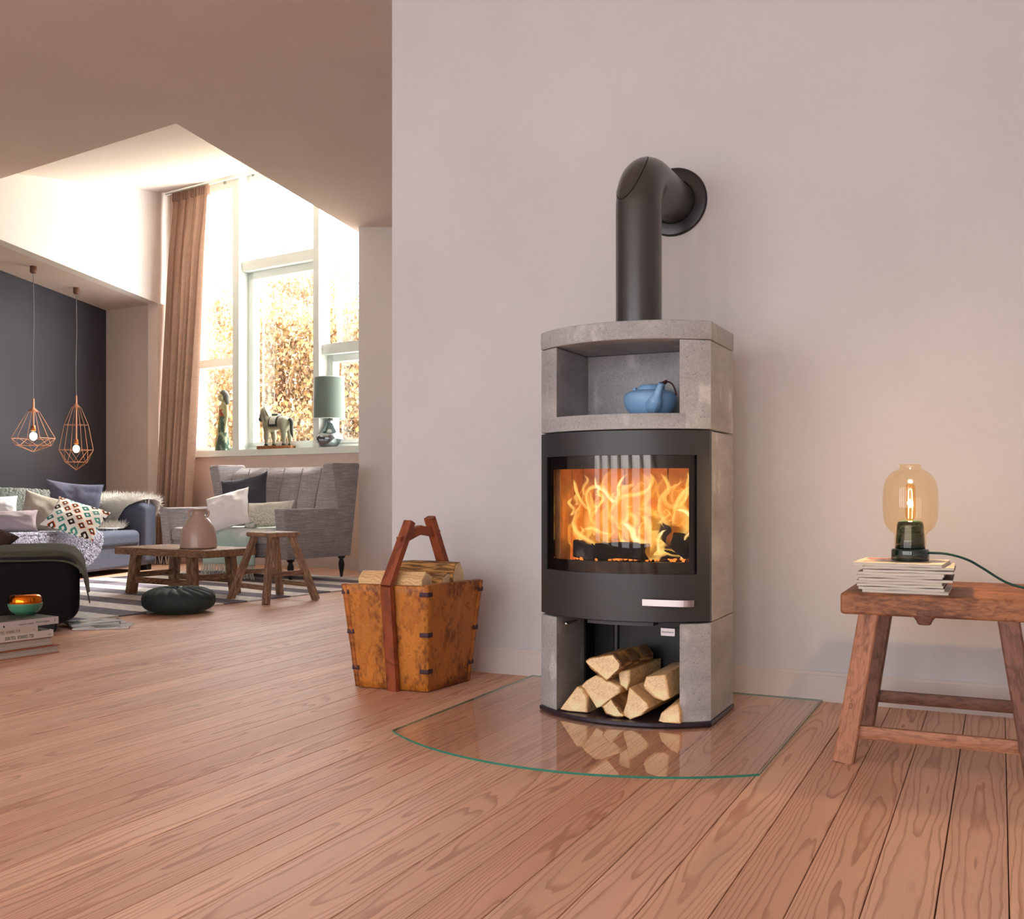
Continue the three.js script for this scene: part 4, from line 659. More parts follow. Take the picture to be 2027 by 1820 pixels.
// navy sofa in the alcove; local x runs away from the viewer, z faces the room
const SOFA = P(-3.55, 10.22), ST = 78.5 * Math.PI / 180;
{
  const sf = thing('navy_sofa', 'long blue grey sofa with rounded arm along the navy wall', 'sofa', SOFA, ST), fab = cloth(weave([86, 92, 110], 880, 0.2, 90, 90));
  part('base', boxUV(rbox(2.5, 0.27, 0.82, 0.03, 3).translate(-1.53, 0.185, -0.44), 'x', 2), fab, sf);
  part('seat_cushion', boxUV(rbox(2.48, 0.16, 0.76, 0.055, 4).translate(-1.53, 0.325, -0.39), 'x', 2), fab, sf);
  part('backrest', boxUV(rbox(2.5, 0.5, 0.18, 0.07, 4).translate(-1.53, 0.42, -0.79), 'x', 2), fab, sf);
  part('arm', boxUV(rbox(0.28, 0.62, 0.88, 0.07, 4).translate(-0.14, 0.36, -0.44), 'z', 2), fab, sf);
  for (const [x, z] of [[-0.1, -0.08], [-0.1, -0.85], [-2.7, -0.08], [-2.7, -0.8]]) part('foot', rbox(0.08, 0.055, 0.08, 0.006).translate(x, 0.0275, z), MAT.black, sf);
  // white sheepskin over the arm
  const sk = thing('sheepskin', 'shaggy white sheepskin draped over the sofa arm', 'sheepskin', SOFA, ST);
  const arc = [V(0.015, 0.57, 0), V(0.012, 0.66, 0), V(-0.05, 0.69, 0), V(-0.24, 0.69, 0), V(-0.297, 0.64, 0), V(-0.302, 0.52, 0), V(-0.31, 0.438, 0), V(-0.42, 0.42, 0), V(-0.62, 0.42, 0)], ac = new THREE.CatmullRomCurve3(arc, false, 'centripetal');
  const skf = (u, v) => { const p = ac.getPoint(u), e = 0.07 * Math.sin(u * 9) , z = lerp(-0.82 + e, -0.03 - 0.25 * sstep(0.35, 0.75, u) + e * 0.6 + (u > 0.8 ? 0.1 : 0), v); return V(p.x, p.y, z); };
  const wool = std({ color: '#fbf7f0', roughness: 1 });
  part('hide', slabOf(40, 24, skf, -0.012), wool, sk);
  fur(sk, (u, v) => { const [p, n] = sheetAt(skf)(u, v); if (n.y < -0.2 || (n.x > 0 && u > 0.3)) n.multiplyScalar(-1); return [p, n]; }, 9000, 0.095, 0.04, std({ color: '#fffcf6', roughness: 0.9 }), 51, 0.35);
  // curly grey fleece over the seat edge
  const fl = thing('fleece_blanket', 'curly pale grey fleece hanging over the sofa seat edge', 'blanket', SOFA, ST);
  const hang = (x) => 0.26 * Math.pow(clamp(1 - ((x + 1.35) / (x > -1.35 ? 0.36 : 0.95)) ** 2), 0.5);
  const flf = (u, v) => { const x = lerp(-2.28, -0.992, u), h = hang(x), r = 0.045, a = 0.5; if (v < a) return V(x, 0.412, lerp(-0.52, -0.03, v / a)); const k = (v - a) / (1 - a), s = k * (h + r * 1.57); if (s < r * 1.57) { const q = s / r; return V(x, 0.412 - r + r * Math.cos(q), -0.03 + r * Math.sin(q)); } return V(x, 0.412 - r - (s - r * 1.57), -0.03 + r + 0.004); };
  part('hide', slabOf(50, 30, flf, -0.012), std({ color: '#b9b8c6', roughness: 1 }), fl);
  { seed(53); const n = 5200, im = new THREE.InstancedMesh(new THREE.TorusGeometry(0.009, 0.0042, 5, 8, 4.6), std({ color: '#c3c2d0', roughness: 1 }), n), m = M4(), q = new THREE.Quaternion(), eu = new THREE.Euler(); for (let i = 0; i < n; i++) { const v = rnd(0.2, 1), u = rnd(), p = flf(u, v), f = v > 0.55; p.x += rnd(-0.004, 0.004); if (f) p.z += 0.012; else p.y += 0.012; q.setFromEuler(eu.set(rnd(0, 6), rnd(0, 6), rnd(0, 6))); const s = rnd(0.7, 1.3); m.compose(p, q, V(s, s, s)); im.setMatrixAt(i, m); } im.name = 'curls'; im.userData.kind = 'stuff'; im.castShadow = im.receiveShadow = true; fl.add(im); }
  // cushions on the sofa
  const G = 'cushions on the navy sofa', put = (o, px, py, d, yaw, pitch, roll) => { o.position.copy(at(px, py, d)); o.rotation.set(pitch, yaw, roll, 'YXZ'); return o; };
  const swirl = tex(512, 512, (u, v) => { let k = 0; for (const [a, b, f] of [[0.6, 0.35, 60], [0.3, 0.7, 50], [0.8, 0.8, 66], [0.2, 0.2, 54]]) { const r = Math.hypot(u - a, v - b); k = Math.max(k, sstep(0.25, 0.05, r) * (0.5 + 0.5 * Math.sin(r * f * 3 + fbm(u, v, 6, 6, 3, 890) * 6))); } return mulc([112, 114, 138], 0.82 + 0.18 * k + 0.16 * (fbm(u, v, 20, 20, 3, 891) - 0.5)); });
  put(solo('cushion', cushionGeo(0.52, 0.46, 0.2, { seed: 31, wrinkle: 0.02 }), cloth(swirl), 'big slate blue cushion with swirling pattern, tallest on the sofa', 'cushion', G), 145, 1000, 9.75, 0.5, -0.22, -0.1);
  { const o = put(solo('cushion', cushionGeo(0.42, 0.36, 0.18, { seed: 33 }), std({ color: '#8f9690', roughness: 1 }), 'fluffy grey green cushion against the navy wall', 'cushion', G), 46, 1008, 9.15, 0.55, -0.25, -0.05);
    seed(58); const n = 2600, im = new THREE.InstancedMesh(new THREE.IcosahedronGeometry(0.0115, 0), std({ color: '#9fa7a0', roughness: 1 }), n), m = M4(); for (let i = 0; i < n; i++) { const a = rnd(-1, 1), b = rnd(-1, 1), f = Math.pow((1 - a * a) * (1 - b * b), 0.42); m.compose(V(a * 0.21, b * 0.18, f * 0.095 * (rnd() < 0.8 ? 1 : -1)), new THREE.Quaternion(), V(1, 1, 1).multiplyScalar(rnd(0.7, 1.4))); im.setMatrixAt(i, m); } im.name = 'pile'; im.userData.kind = 'stuff'; o.add(im); }
  put(solo('cushion', cushionGeo(0.44, 0.36, 0.18, { seed: 35 }), cloth(tex(256, 256, (u, v) => mulc([196, 184, 168], 0.86 + 0.14 * Math.sin(v * 150 + 3 * fbm(u, v, 6, 4, 2, 893)) * 0.6 + 0.1 * fbm(u, v, 40, 40, 2, 894)))), 'beige ribbed cushion behind the diamond patterned one', 'cushion', G), 92, 1020, 8.95, 0.5, -0.25, -0.28);
  const diamonds = canvasTex(512, 512, (c, w, h) => { c.fillStyle = '#f2ece0'; c.fillRect(0, 0, w, h); const cols = ['#c8601e', '#2b1b14', '#2f7a6c', '#c8601e', '#74aaa0']; for (let j = -1; j < 7; j++) for (let i = 0; i < 6; i++) { const x = 50 + i * 108 + (j % 2 ? 54 : 0), y = 40 + j * 92, k = (i * 2 + j * 3 + 20) % 5; const d = (r, s) => { c.fillStyle = s; c.beginPath(); c.moveTo(x, y - r * 1.15); c.lineTo(x + r, y); c.lineTo(x, y + r * 1.15); c.lineTo(x - r, y); c.fill(); }; d(42, cols[k]); d(30, k === 2 || k === 4 ? '#3f8a7c' : '#2b1b14'); d(15, '#f4eee2'); } });
  put(solo('cushion', cushionGeo(0.46, 0.34, 0.17, { seed: 37 }), cloth(diamonds), 'white cushion with orange, black and teal diamonds', 'cushion', G), 150, 1027, 8.72, 0.35, -0.7, -0.42);
  put(solo('cushion', cushionGeo(0.3, 0.22, 0.14, { seed: 39 }), cloth(weave([246, 244, 244], 896, 0.1)), 'small white cushion at the left picture edge', 'cushion', G), -2, 1006, 8.9, 0.5, -0.2, 0);
  put(solo('cushion', cushionGeo(0.42, 0.2, 0.15, { seed: 41 }), cloth(weave([170, 156, 160], 898, 0.16)), 'low mauve lumbar cushion in front of the white one', 'cushion', G), 22, 1033, 8.6, 0.4, -0.35, 0.02);
}
// ottoman with olive throw
{
  const ot = thing('ottoman', 'black box ottoman half covered by an olive throw', 'ottoman', P(-3.147, 5.876), 0.4), blk = std({ map: weave([7, 6, 6], 900, 0.2), roughness: 1 });
  part('box', boxUV(rbox(1.2, 0.37, 1.0, 0.09, 5).translate(0, 0.235, 0), 'x', 2), blk, ot);
  part('plinth', rbox(1.02, 0.06, 0.84, 0.01).translate(-0.03, 0.03, 0.03), MAT.black, ot);
  const tr = thing('throw_blanket', 'olive knitted throw over the black ottoman', 'blanket', P(-3.147, 5.876), 0.4);
  const f = (u, v) => { const z = lerp(0.47, -0.48, v), fold = 0.012 * Math.abs(Math.sin(v * 26 + 2.2 * fbm(u, v, 3, 4, 2, 911))) + 0.01, L = 1.54, s = u * L, r = 0.1; let x, y; if (s < 1.1) { x = -0.6 + s; y = 0.42; } else if (s < 1.1 + r * 1.57) { const a = (s - 1.1) / r; x = 0.5 + r * Math.sin(a); y = 0.32 + r * Math.cos(a); } else { x = 0.6 + 0.03 * (s - 1.257) / 0.36; y = 0.32 - (s - 1.257) * 0.42; } const a = clamp((s - 1.05) / 0.2), frontDrop = 0.05 * sstep(0.1, 0, v); return V(x + fold * a + 0.004, y + fold * (1 - a) + 0.004 - frontDrop, z + (v < 0.02 ? 0.025 : 0)); };
  part('cloth', slabOf(60, 70, f, -0.006), cloth(weave([74, 74, 58], 905, 0.3, 120, 120)), tr);
  const c = solo('cushion', cushionGeo(0.3, 0.18, 0.12, { seed: 45 }), cloth(tex(128, 128, (u, v) => mulc([92, 66, 54], 0.75 + 0.3 * Math.sin(v * 110)))), 'brown ribbed cushion lying on the olive throw', 'cushion'); c.position.copy(at(-22, 1066, 6.3)); c.rotation.set(-1.1, 0.3, -0.5, 'YXZ');
}
// coffee table
{
  const tb = thing('coffee_table', 'low weathered wooden coffee table on the striped rug', 'table', P(-2.478, 7.67, 0.0095), Math.atan2(0.523, 0.852) * -1), h = 0.35; seed(70);
  part('tabletop', boxUV(rbox(0.98, 0.055, 0.5, 0.008, 2), 'x', 1.6).translate(0.02, h - 0.0275, 0), oldTable, tb);
  const lx = 0.34, lz = 0.2; for (const [a, b] of [[-1, 1], [1, 1], [-1, -1], [1, -1]]) part('leg', beam(V(a * lx, 0.0, b * lz), V(a * (lx - 0.035), h - 0.05, b * (lz - 0.02)), 0.075, 0.06, 0.07, 0.06, V(0, 0, 1)), oldTable, tb);
  for (const b of [-1, 1]) part('stretcher', beam(V(-lx + 0.03, 0.105, b * (lz - 0.005)), V(lx - 0.03, 0.105, b * (lz - 0.005)), 0.025, 0.045), oldTable, tb);
  for (const a of [-1, 1]) part('stretcher', beam(V(a * (lx - 0.01), 0.14, -lz + 0.03), V(a * (lx - 0.01), 0.14, lz - 0.03), 0.025, 0.04), oldTable, tb);
  // jug
  const j = thing('stoneware_jug', 'beige stoneware jug standing on the coffee table', 'jug', at(393, 1088, 7.52).setY(h + 0.0095), 0.35), glaze = phys({ map: tex(128, 128, (u, v) => mulc([196, 164, 148], 0.92 + 0.12 * fbm(u, v, 4, 6, 4, 925))), roughness: 0.3, clearcoat: 0.3, clearcoatRoughness: 0.25 });
  part('body', lathe(smooth([[0, 0.001], [0.12, 0.001], [0.132, 0.006], [0.132, 0.03], [0.127, 0.09], [0.113, 0.15], [0.088, 0.2], [0.06, 0.232], [0.047, 0.25], [0.046, 0.275], [0.056, 0.288], [0.056, 0.293], [0.042, 0.291], [0.038, 0.27], [0.04, 0.25], [0, 0.24]], 90), 56), glaze, j);
  for (const s of [-1, 1]) part('ear', tube([V(s * 0.048, 0.272, 0), V(s * 0.066, 0.276, 0), V(s * 0.072, 0.255, 0), V(s * 0.062, 0.232, 0)], 0.0075, 20, 8), glaze, j);
}
// stool
{
  const st = thing('wooden_stool', 'small splayed four legged wooden stool in front of the loveseat', 'stool', P(-1.713, 7.303), -0.75), h = 0.49; seed(74);
  const sg = boxUV(rbox(0.3, 0.035, 0.27, 0.016, 3), 'x', 1.8); part('seat', sg.translate(0, h - 0.0175, 0), oldStool, st);
  for (const [a, b] of [[-1, 1], [1, 1], [-1, -1], [1, -1]]) { const lx = 0.225, lz = 0.21; part('leg', beam(V(a * lx, 0, b * lz), V(a * 0.1, h - 0.025, b * 0.085), 0.045, 0.045, 0.042, 0.042, V(0, 0, 1)), oldStool, st); }
  const at2 = (a, b, y) => { const k = y / h; return V(a * lerp(0.225, 0.1, k), y, b * lerp(0.21, 0.085, k)); };
  for (const [p, q, y] of [[[-1, 1], [1, 1], 0.11], [[-1, -1], [1, -1], 0.11], [[-1, 1], [-1, -1], 0.2], [[1, 1], [1, -1], 0.2]]) part('stretcher', beam(at2(...p, y), at2(...q, y), 0.018, 0.034), oldStool, st);
}
// pouf
{
  const pf = thing('floor_cushion', 'round dark green pleated velvet cushion on the wooden floor', 'pouf', at(354, 1196, 6.55).setY(0), 0), vel = phys({ color: '#2c3a38', roughness: 0.75, sheen: 0.7, sheenColor: new THREE.Color('#7fa39a'), sheenRoughness: 0.4 });
  const R = 0.23, H = 0.168, n = 18;
  const pg = surf(216, 48, (u, v) => { const a = u * Math.PI * 2, ph = (v - 0.5) * Math.PI, c = Math.cos(ph), s = Math.sin(ph), rr = Math.pow(Math.abs(c), 0.62), y = H / 2 + H / 2 * Math.sign(s) * Math.pow(Math.abs(s), 0.8), topK = sstep(0.5, 0.95, v) * (1 - sstep(0.97, 1, v)), pl = Math.abs(Math.sin((a * n + v * 14 * (v > 0.5 ? 1 : 0)) / 2)); return V(Math.cos(a) * R * rr * (1 - 0.012 * (1 - pl)), y - 0.014 * topK * (1 - pl) - (v > 0.9 ? 0.02 * sstep(0.9, 1, v) : 0), -Math.sin(a) * R * rr * (1 - 0.012 * (1 - pl))); });
  part('cover', pg, vel, pf); part('button', new THREE.SphereGeometry(0.016, 16, 10).scale(1, 0.5, 1).translate(0, H - 0.018, 0), vel, pf);
}
// books with the two-tone pot, magazines on the floor
{
  const G = 'books stacked on the floor', turn = Math.atan2(0.25, 0.164);
  const paper = std({ map: tex(32, 128, (u, v, x, y) => mulc([196, 184, 172], 0.84 + 0.2 * hash(0, y, 940))), roughness: 0.9 });
  const corner = P(-2.19, 4.93), dirv = V(-0.164, 0, 0.25).normalize();       // front edge runs from the right corner towards the viewer's left
  const rows = [['thick book at the bottom of the floor stack, pages outwards', 0.038, 0, 0.36, 'p', '#b06a48'], ['second book of the floor stack with torn brown cover edge', 0.043, 0.035, 0.33, 'p', '#8a4a32'], ['white book with bold black spine letters in the floor stack', 0.033, 0.035, 0.3, 't1', '#cfc6bc'], ['shorter cream book with grey spine letters in the floor stack', 0.026, 0.115, 0.26, 't2', '#c4b8aa'], ['top book of the floor stack with thin title and dark cover', 0.034, 0.008, 0.32, 't3', '#c2b9b6']];
  let y = 0;
  for (const [lab, th, inset, L, kind, col] of rows) {
    const b = thing('book', lab, 'book', corner.clone().addScaledVector(dirv, inset).setY(y), -(Math.PI - Math.atan2(0.25, -0.164)) , G); b.rotation.y = Math.atan2(0.25, 0.164); // local -x runs along the front edge, local z faces the viewer
    const D = 0.24, cv = std({ color: kind === 't3' ? '#3c4034' : col, roughness: 0.55 });
    part('pages', boxUV(new THREE.BoxGeometry(L - 0.008, th - 0.007, D - 0.008), 'x', 5).translate(-L / 2, th / 2, -D / 2 - (kind === 'p' ? 0.003 : 0.006)), paper, b);
    part('cover', rbox(L, 0.0035, D, 0.001).translate(-L / 2, 0.00175, -D / 2), cv, b); part('cover', rbox(L, 0.0035, D, 0.001).translate(-L / 2, th - 0.00175, -D / 2), cv, b);
    if (kind !== 'p') {
      const tx = canvasTex(1024, 96, (c, w, h) => { c.fillStyle = col; c.fillRect(0, 0, w, h); c.fillStyle = kind === 't2' ? '#6e6058' : '#1c1614'; if (kind === 't3') { c.font = 'bold 26px sans-serif'; c.fillText('Danish van Coenders', 380, 64, 240); c.fillText('PRINCE OF ORANGE', 650, 58, 220); c.fillRect(960, 20, 8, 50); c.beginPath(); c.arc(150, 60, 14, 0, 7); c.fill(); } else { c.font = 'bold 62px sans-serif'; c.fillText('DER/TEIL  KOMMIS /720', 200, 72, 480); c.font = 'bold 40px sans-serif'; c.save(); c.translate(968, 70); c.rotate(-Math.PI / 2); c.fillText('S', 0, 0); c.restore(); } });
      part('spine', rbox(L, th, 0.004, 0.0015).translate(-L / 2, th / 2, 0), cv, b);
      part('spine_print', new THREE.PlaneGeometry(L, th).translate(-L / 2, th / 2, 0.0024), std({ map: tx, roughness: 0.6 }), b);
    }
    y += th + 0.0004;
  }
  const pot = thing('ceramic_pot', 'green bowl with shiny copper lid on the book stack', 'pot', at(50, 1217, 5.0).setY(y), 0);
  part('bowl', lathe(smooth([[0, 0], [0.04, 0], [0.045, 0.003], [0.066, 0.018], [0.077, 0.042], [0.078, 0.056], [0.073, 0.056], [0, 0.05]], 40), 48), phys({ color: '#4f8a6c', roughness: 0.4 }), pot);
  part('lid', lathe(smooth([[0.077, 0.0565], [0.077, 0.068], [0.07, 0.09], [0.055, 0.099], [0.03, 0.101], [0, 0.101]], 40), 48), std({ color: '#e0741c', metalness: 1, roughness: 0.08 }), pot);
  const glossy = (s) => std({ map: tex(256, 256, (u, v) => { const f = fbm(u, v, 3, 4, 4, s); return f > 0.46 ? [222, 222, 222] : mixc([40, 40, 44], [140, 140, 142], f * 1.8); }), roughness: 0.25 });
  [['glossy magazine lying under another beside the ottoman', 205, 1242, 0.25, 0.011, 0], ['open glossy magazine on top beside the ottoman', 188, 1238, 0.6, 0.012, 0.0115]].forEach(([lab, px, py, rot, th, yy], i) => { const g = boxUV(rbox(0.3, th, 0.23, 0.002, 1), 'x', 3.3), o = solo('magazine', g.translate(0, th / 2, 0), glossy(950 + i * 5), lab, 'magazine', 'magazines on the floor'); const d = FOCAL * EYE / (py - HORIZON); o.position.copy(at(px, py, d)).setY(yy + 0.0003 + (i ? 0 : 0)); o.rotation.y = rot; });
}
{ // small patterned basket by the curtain
  const bs = thing('woven_basket', 'small black and white patterned basket by the curtain foot', 'basket', P(-3.73, 10.93), 0);
  const bt = tex(256, 64, (u, v) => (Math.abs(mod(u * 12, 1) - 0.5) * 1.2 + v * 1.2) % 0.5 < 0.22 ? [40, 38, 40] : [206, 200, 194]);
  part('body', lathe([[0, 0.004], [0.12, 0.004], [0.13, 0.01], [0.138, 0.11], [0.13, 0.112], [0.122, 0.012], [0, 0.01]], 40), std({ map: bt, roughness: 0.9 }), bs);
}
// curtain and its track
{
  const cu = thing('curtain', 'long taupe curtain gathered at the left of the tall window', 'curtain', V(0, 0, 0)), ct = weave([176, 143, 124], 960, 0.12, 60, 60);
  const cm = phys({ map: ct, roughness: 0.95, transmission: 0.07, thickness: 0, side: THREE.DoubleSide, sheen: 0.3 });
  const top = slopeY(7.33) - 0.035;
  const f = (u, v) => { const a0 = lerp(9.58, 9.6, v), a1 = lerp(8.97, 9.06, v), b0 = lerp(7.36, 7.12, v), y = lerp(top, 0.02, v), k = u * 9 * Math.PI * 2, amp = lerp(0.03, 0.055, sstep(0.03, 0.2, v)) * (0.7 + 0.6 * fbm(u, 0.5, 6, 2, 2, 3)), w = u + 0.012 * Math.sin(k * 2 + v * 3); return E(lerp(a0, a1, clamp(w)) + 0.012 * Math.sin(k * 0.5 + v * 2), y, b0 + amp * Math.sin(k + 0.6 * Math.sin(v * 4 + u * 5))); };
  const g = surf(260, 40, (u, v) => f(u, v)), p = g.attributes.position, uv = g.attributes.uv; for (let i = 0; i < uv.count; i++) uv.setXY(i, uv.getX(i) * 2, uv.getY(i) * 4);
  part('cloth', g, cm, cu);
  part('heading', surf(260, 3, (u, v) => { const q = f(u, 0.005); return E(lerp(9.585, 8.965, u), lerp(top + 0.01, top - 0.09, v), 7.36 + 0.032 * Math.sin(u * 18 * Math.PI * 2)); }), cm, cu);
  const tr = thing('curtain_track', 'white ceiling curtain track with brackets above the tall window', 'curtain track', V(0, 0, 0));
  part('rail', beam(E(9.7, top + 0.02, 7.36), E(6.6, top + 0.02, 7.36), 0.03, 0.02), MAT.frame, tr); for (const a of [8.75, 8.3, 7.9, 7.4]) part('bracket', rbox(0.03, 0.05, 0.03, 0.004).translate(...E(a, top + 0.01, 7.39).toArray()), std({ color: '#8f948e', roughness: 0.5 }), tr);
}
// things on the sill
{
  const onSill = (px, b) => { const q = (px - MIDDLE) / FOCAL; return E(b * (LS - LC * q) / (LC + LS * q), SILL, b); };
  // lamp
  const lp = thing('table_lamp', 'silver table lamp with sage drum shade on the window sill', 'lamp', onSill(652, 7.52), 0);
  part('base', lathe(smooth([[0, 0], [0.075, 0], [0.085, 0.008], [0.125, 0.05], [0.138, 0.09], [0.12, 0.13], [0.07, 0.185], [0.035, 0.24], [0.028, 0.285], [0, 0.285]], 60), 48), phys({ color: '#8e979c', metalness: 0.85, roughness: 0.1 }), lp);
  part('stem', new THREE.CylinderGeometry(0.012, 0.014, 0.1, 16).translate(0, 0.33, 0), MAT.black, lp);
  part('shade', surf(64, 6, (u, v) => V(Math.cos(u * 6.2832) * lerp(0.158, 0.148, v), lerp(0.288, 0.71, v), -Math.sin(u * 6.2832) * lerp(0.158, 0.148, v))), phys({ color: '#66746b', roughness: 0.95, transmission: 0.12, thickness: 0, side: THREE.DoubleSide }), lp);
  for (const [y, r] of [[0.29, 0.158], [0.708, 0.148]]) part('shade_rim', new THREE.TorusGeometry(r, 0.003, 8, 64).rotateX(Math.PI / 2).translate(0, y, 0), std({ color: '#d8ddd2' }), lp);
  part('shade_ring', merge([0, 2.1, 4.2].map((a) => beam(V(0, 0.36, 0), V(Math.cos(a) * 0.155, 0.3, Math.sin(a) * 0.155), 0.004, 0.004))), MAT.frame, lp);
  // horse
  const hs = thing('horse_figurine', 'carved pale wooden horse with dark saddle on the window sill', 'figurine', onSill(548, 7.5), -0.42);
  part('plinth', boxUV(rbox(0.44, 0.032, 0.14, 0.004), 'x', 2).translate(0.01, 0.016, 0), std({ map: woodTex(256, 128, [164, 104, 52], [96, 54, 28], { seed: 971 }), roughness: 0.6 }), hs);
  const coat = std({ map: plaster([150, 148, 122], 973, 0.12), roughness: 0.6 }), dark = std({ color: '#2e302a', roughness: 0.7 });
  const leg = (x, z, dx) => [[x, 0.24, z, x + dx, 0.13, z, 0.042, 0.022], [x + dx, 0.13, z, x + dx, 0.05, z, 0.021, 0.017]];
  part('body', sdfGeo([[-0.09, 0.27, 0, 0.1, 0.275, 0, 0.072, 0.07], [-0.105, 0.28, 0, -0.15, 0.38, 0, 0.06, 0.042], [-0.15, 0.39, 0, -0.155, 0.405, 0, 0.042, 0.036], [-0.158, 0.4, 0, -0.205, 0.325, 0, 0.034, 0.022], ...leg(-0.1, 0.038, -0.005), ...leg(-0.085, -0.038, 0.02), ...leg(0.11, 0.038, 0.01), ...leg(0.13, -0.038, 0.015)], [-0.26, 0.02, -0.1], [0.22, 0.46, 0.1], 64, 0.03), coat, hs);
  for (const s of [-1, 1]) part('ear', new THREE.ConeGeometry(0.011, 0.045, 8).rotateZ(0.15).translate(-0.148, 0.452, s * 0.016), coat, hs);
  for (const [x, z] of [[-0.105, 0.038], [-0.065, -0.038], [0.12, 0.038], [0.145, -0.038]]) part('hoof', new THREE.CylinderGeometry(0.017, 0.024, 0.026, 12).translate(x - 0.002, 0.045, z), dark, hs);
  part('mane', slabOf(10, 8, (u, v) => V(lerp(-0.135, -0.09, u) + 0.01, lerp(0.44, 0.335, u) - v * 0.03 * (1 - u), lerp(-0.012, 0.035, v)), 0.008), coat, hs);
  part('muzzle', new THREE.SphereGeometry(0.0245, 16, 12).scale(1, 1.1, 1.0).translate(-0.208, 0.32, 0), dark, hs);
  part('bridle', merge([new THREE.TorusGeometry(0.031, 0.004, 8, 24).rotateY(1.2).rotateZ(0.5).translate(-0.188, 0.352, 0), new THREE.TorusGeometry(0.041, 0.004, 8, 24).rotateX(1.35).rotateZ(-0.4).translate(-0.16, 0.39, 0)]), dark, hs);
  const wrap = (x0, x1, r, a0, a1, th) => slabOf(10, 20, (u, v) => { const a = lerp(a0, a1, v); return V(lerp(x0, x1, u), 0.272 + Math.cos(a) * r, Math.sin(a) * r); }, th);
  part('saddle_cloth', wrap(-0.055, 0.055, 0.079, -2.1, 2.1, -0.004), dark, hs); part('saddle_pad', wrap(-0.038, 0.035, 0.0835, -1.75, 1.75, -0.004), std({ color: '#b9bcae', roughness: 0.8 }), hs);
  part('saddle', rbox(0.08, 0.022, 0.07, 0.01, 3).translate(-0.005, 0.362, 0), std({ color: '#5b6258', roughness: 0.6 }), hs);
  part('breast_strap', new THREE.TorusGeometry(0.073, 0.0045, 8, 32).rotateY(Math.PI / 2).rotateZ(0.55).translate(-0.098, 0.305, 0), dark, hs);
  part('tail', vtube([V(0.165, 0.31, 0), V(0.192, 0.29, 0.01), V(0.197, 0.22, 0.012), V(0.2, 0.17, 0.012), V(0.215, 0.11, 0.012)], [0.02, 0.022, 0.02, 0.017, 0.004], 24, 12), dark, hs);
  // woman
  const wm = thing('woman_figurine', 'carved standing woman figure in green skirt and red bodice on the sill', 'figurine', onSill(442, 7.5), -0.5);
  const skin = std({ map: plaster([158, 154, 112], 980, 0.08), roughness: 0.6 });
  part('body', sdfGeo([[0, 0.36, 0, 0.004, 0.44, 0, 0.036, 0.04, 1.25], [0.004, 0.44, 0, 0, 0.5, 0, 0.044, 0.03, 1.2], [-0.034, 0.492, 0, 0.042, 0.492, 0, 0.018, 0.018], [0, 0.5, 0, -0.004, 0.55, 0, 0.017, 0.017], [-0.012, 0.585, 0.004, -0.002, 0.6, 0, 0.04, 0.046], [-0.028, 0.568, 0.01, -0.032, 0.562, 0.012, 0.018, 0.016], [-0.047, 0.584, 0.014, -0.049, 0.578, 0.015, 0.009, 0.01],
    [0.048, 0.485, 0, 0.06, 0.38, 0.006, 0.019, 0.014], [0.06, 0.38, 0.006, 0.05, 0.26, 0.02, 0.014, 0.011], [0.05, 0.26, 0.02, 0.046, 0.2, 0.026, 0.014, 0.008], [-0.042, 0.485, 0, -0.05, 0.38, 0.004, 0.018, 0.014], [-0.05, 0.38, 0.004, -0.045, 0.27, 0.015, 0.013, 0.01]], [-0.09, 0.18, -0.08], [0.09, 0.66, 0.08], 96, 0.012), skin, wm);
  part('skirt', surf(48, 20, (u, v) => { const a = u * 6.2832, y = lerp(0, 0.375, v), r = lerp(0.088, 0.04, Math.pow(v, 0.8)) * (1 + 0.05 * Math.sin(a * 7) * (1 - v)); return V(Math.cos(a) * r, y, -Math.sin(a) * r * 0.85); }), std({ map: tex(128, 128, (u, v) => mixc([54, 76, 62], [150, 158, 134], sstep(0.45, 0.7, fbm(u, v, 14, 8, 4, 985)))), roughness: 0.8 }), wm);
  part('skirt_border', tube([V(-0.034, 0.372, 0.022), V(-0.052, 0.25, 0.03), V(-0.068, 0.12, 0.036), V(-0.078, 0.005, 0.04)], 0.0055, 20, 8), std({ color: '#b3a94a', roughness: 0.7 }), wm);
  part('bodice', lathe([[0.036, 0.372], [0.038, 0.4], [0.0445, 0.44], [0.0445, 0.452]], 32).scale(1, 1, 0.86), std({ color: '#8a3a2c', roughness: 0.8 }), wm);
  part('hair', sdfGeo([[0.006, 0.62, 0, 0.026, 0.6, -0.004, 0.044, 0.04], [0.03, 0.59, -0.004, 0.046, 0.53, -0.006, 0.034, 0.026], [-0.02, 0.634, 0, 0.0, 0.64, 0, 0.03, 0.03]], [-0.06, 0.48, -0.07], [0.09, 0.68, 0.07], 48, 0.01).translate(0.004, 0.002, -0.004), std({ color: '#4a4a42', roughness: 0.7 }), wm);
  part('ear', new THREE.SphereGeometry(0.014, 12, 10).scale(0.6, 1.3, 0.6).translate(0.018, 0.58, 0.042), skin, wm);
  for (const [x, z] of [[-0.043, 0.026], [-0.022, 0.043]]) part('eye', new THREE.SphereGeometry(0.0062, 10, 8).scale(1, 0.6, 0.6).translate(x, 0.597, z), std({ color: '#2c2a24' }), wm);
  part('lips', new THREE.SphereGeometry(0.008, 10, 8).scale(1, 0.6, 0.7).translate(-0.042, 0.562, 0.026), std({ color: '#a8402e' }), wm);
}
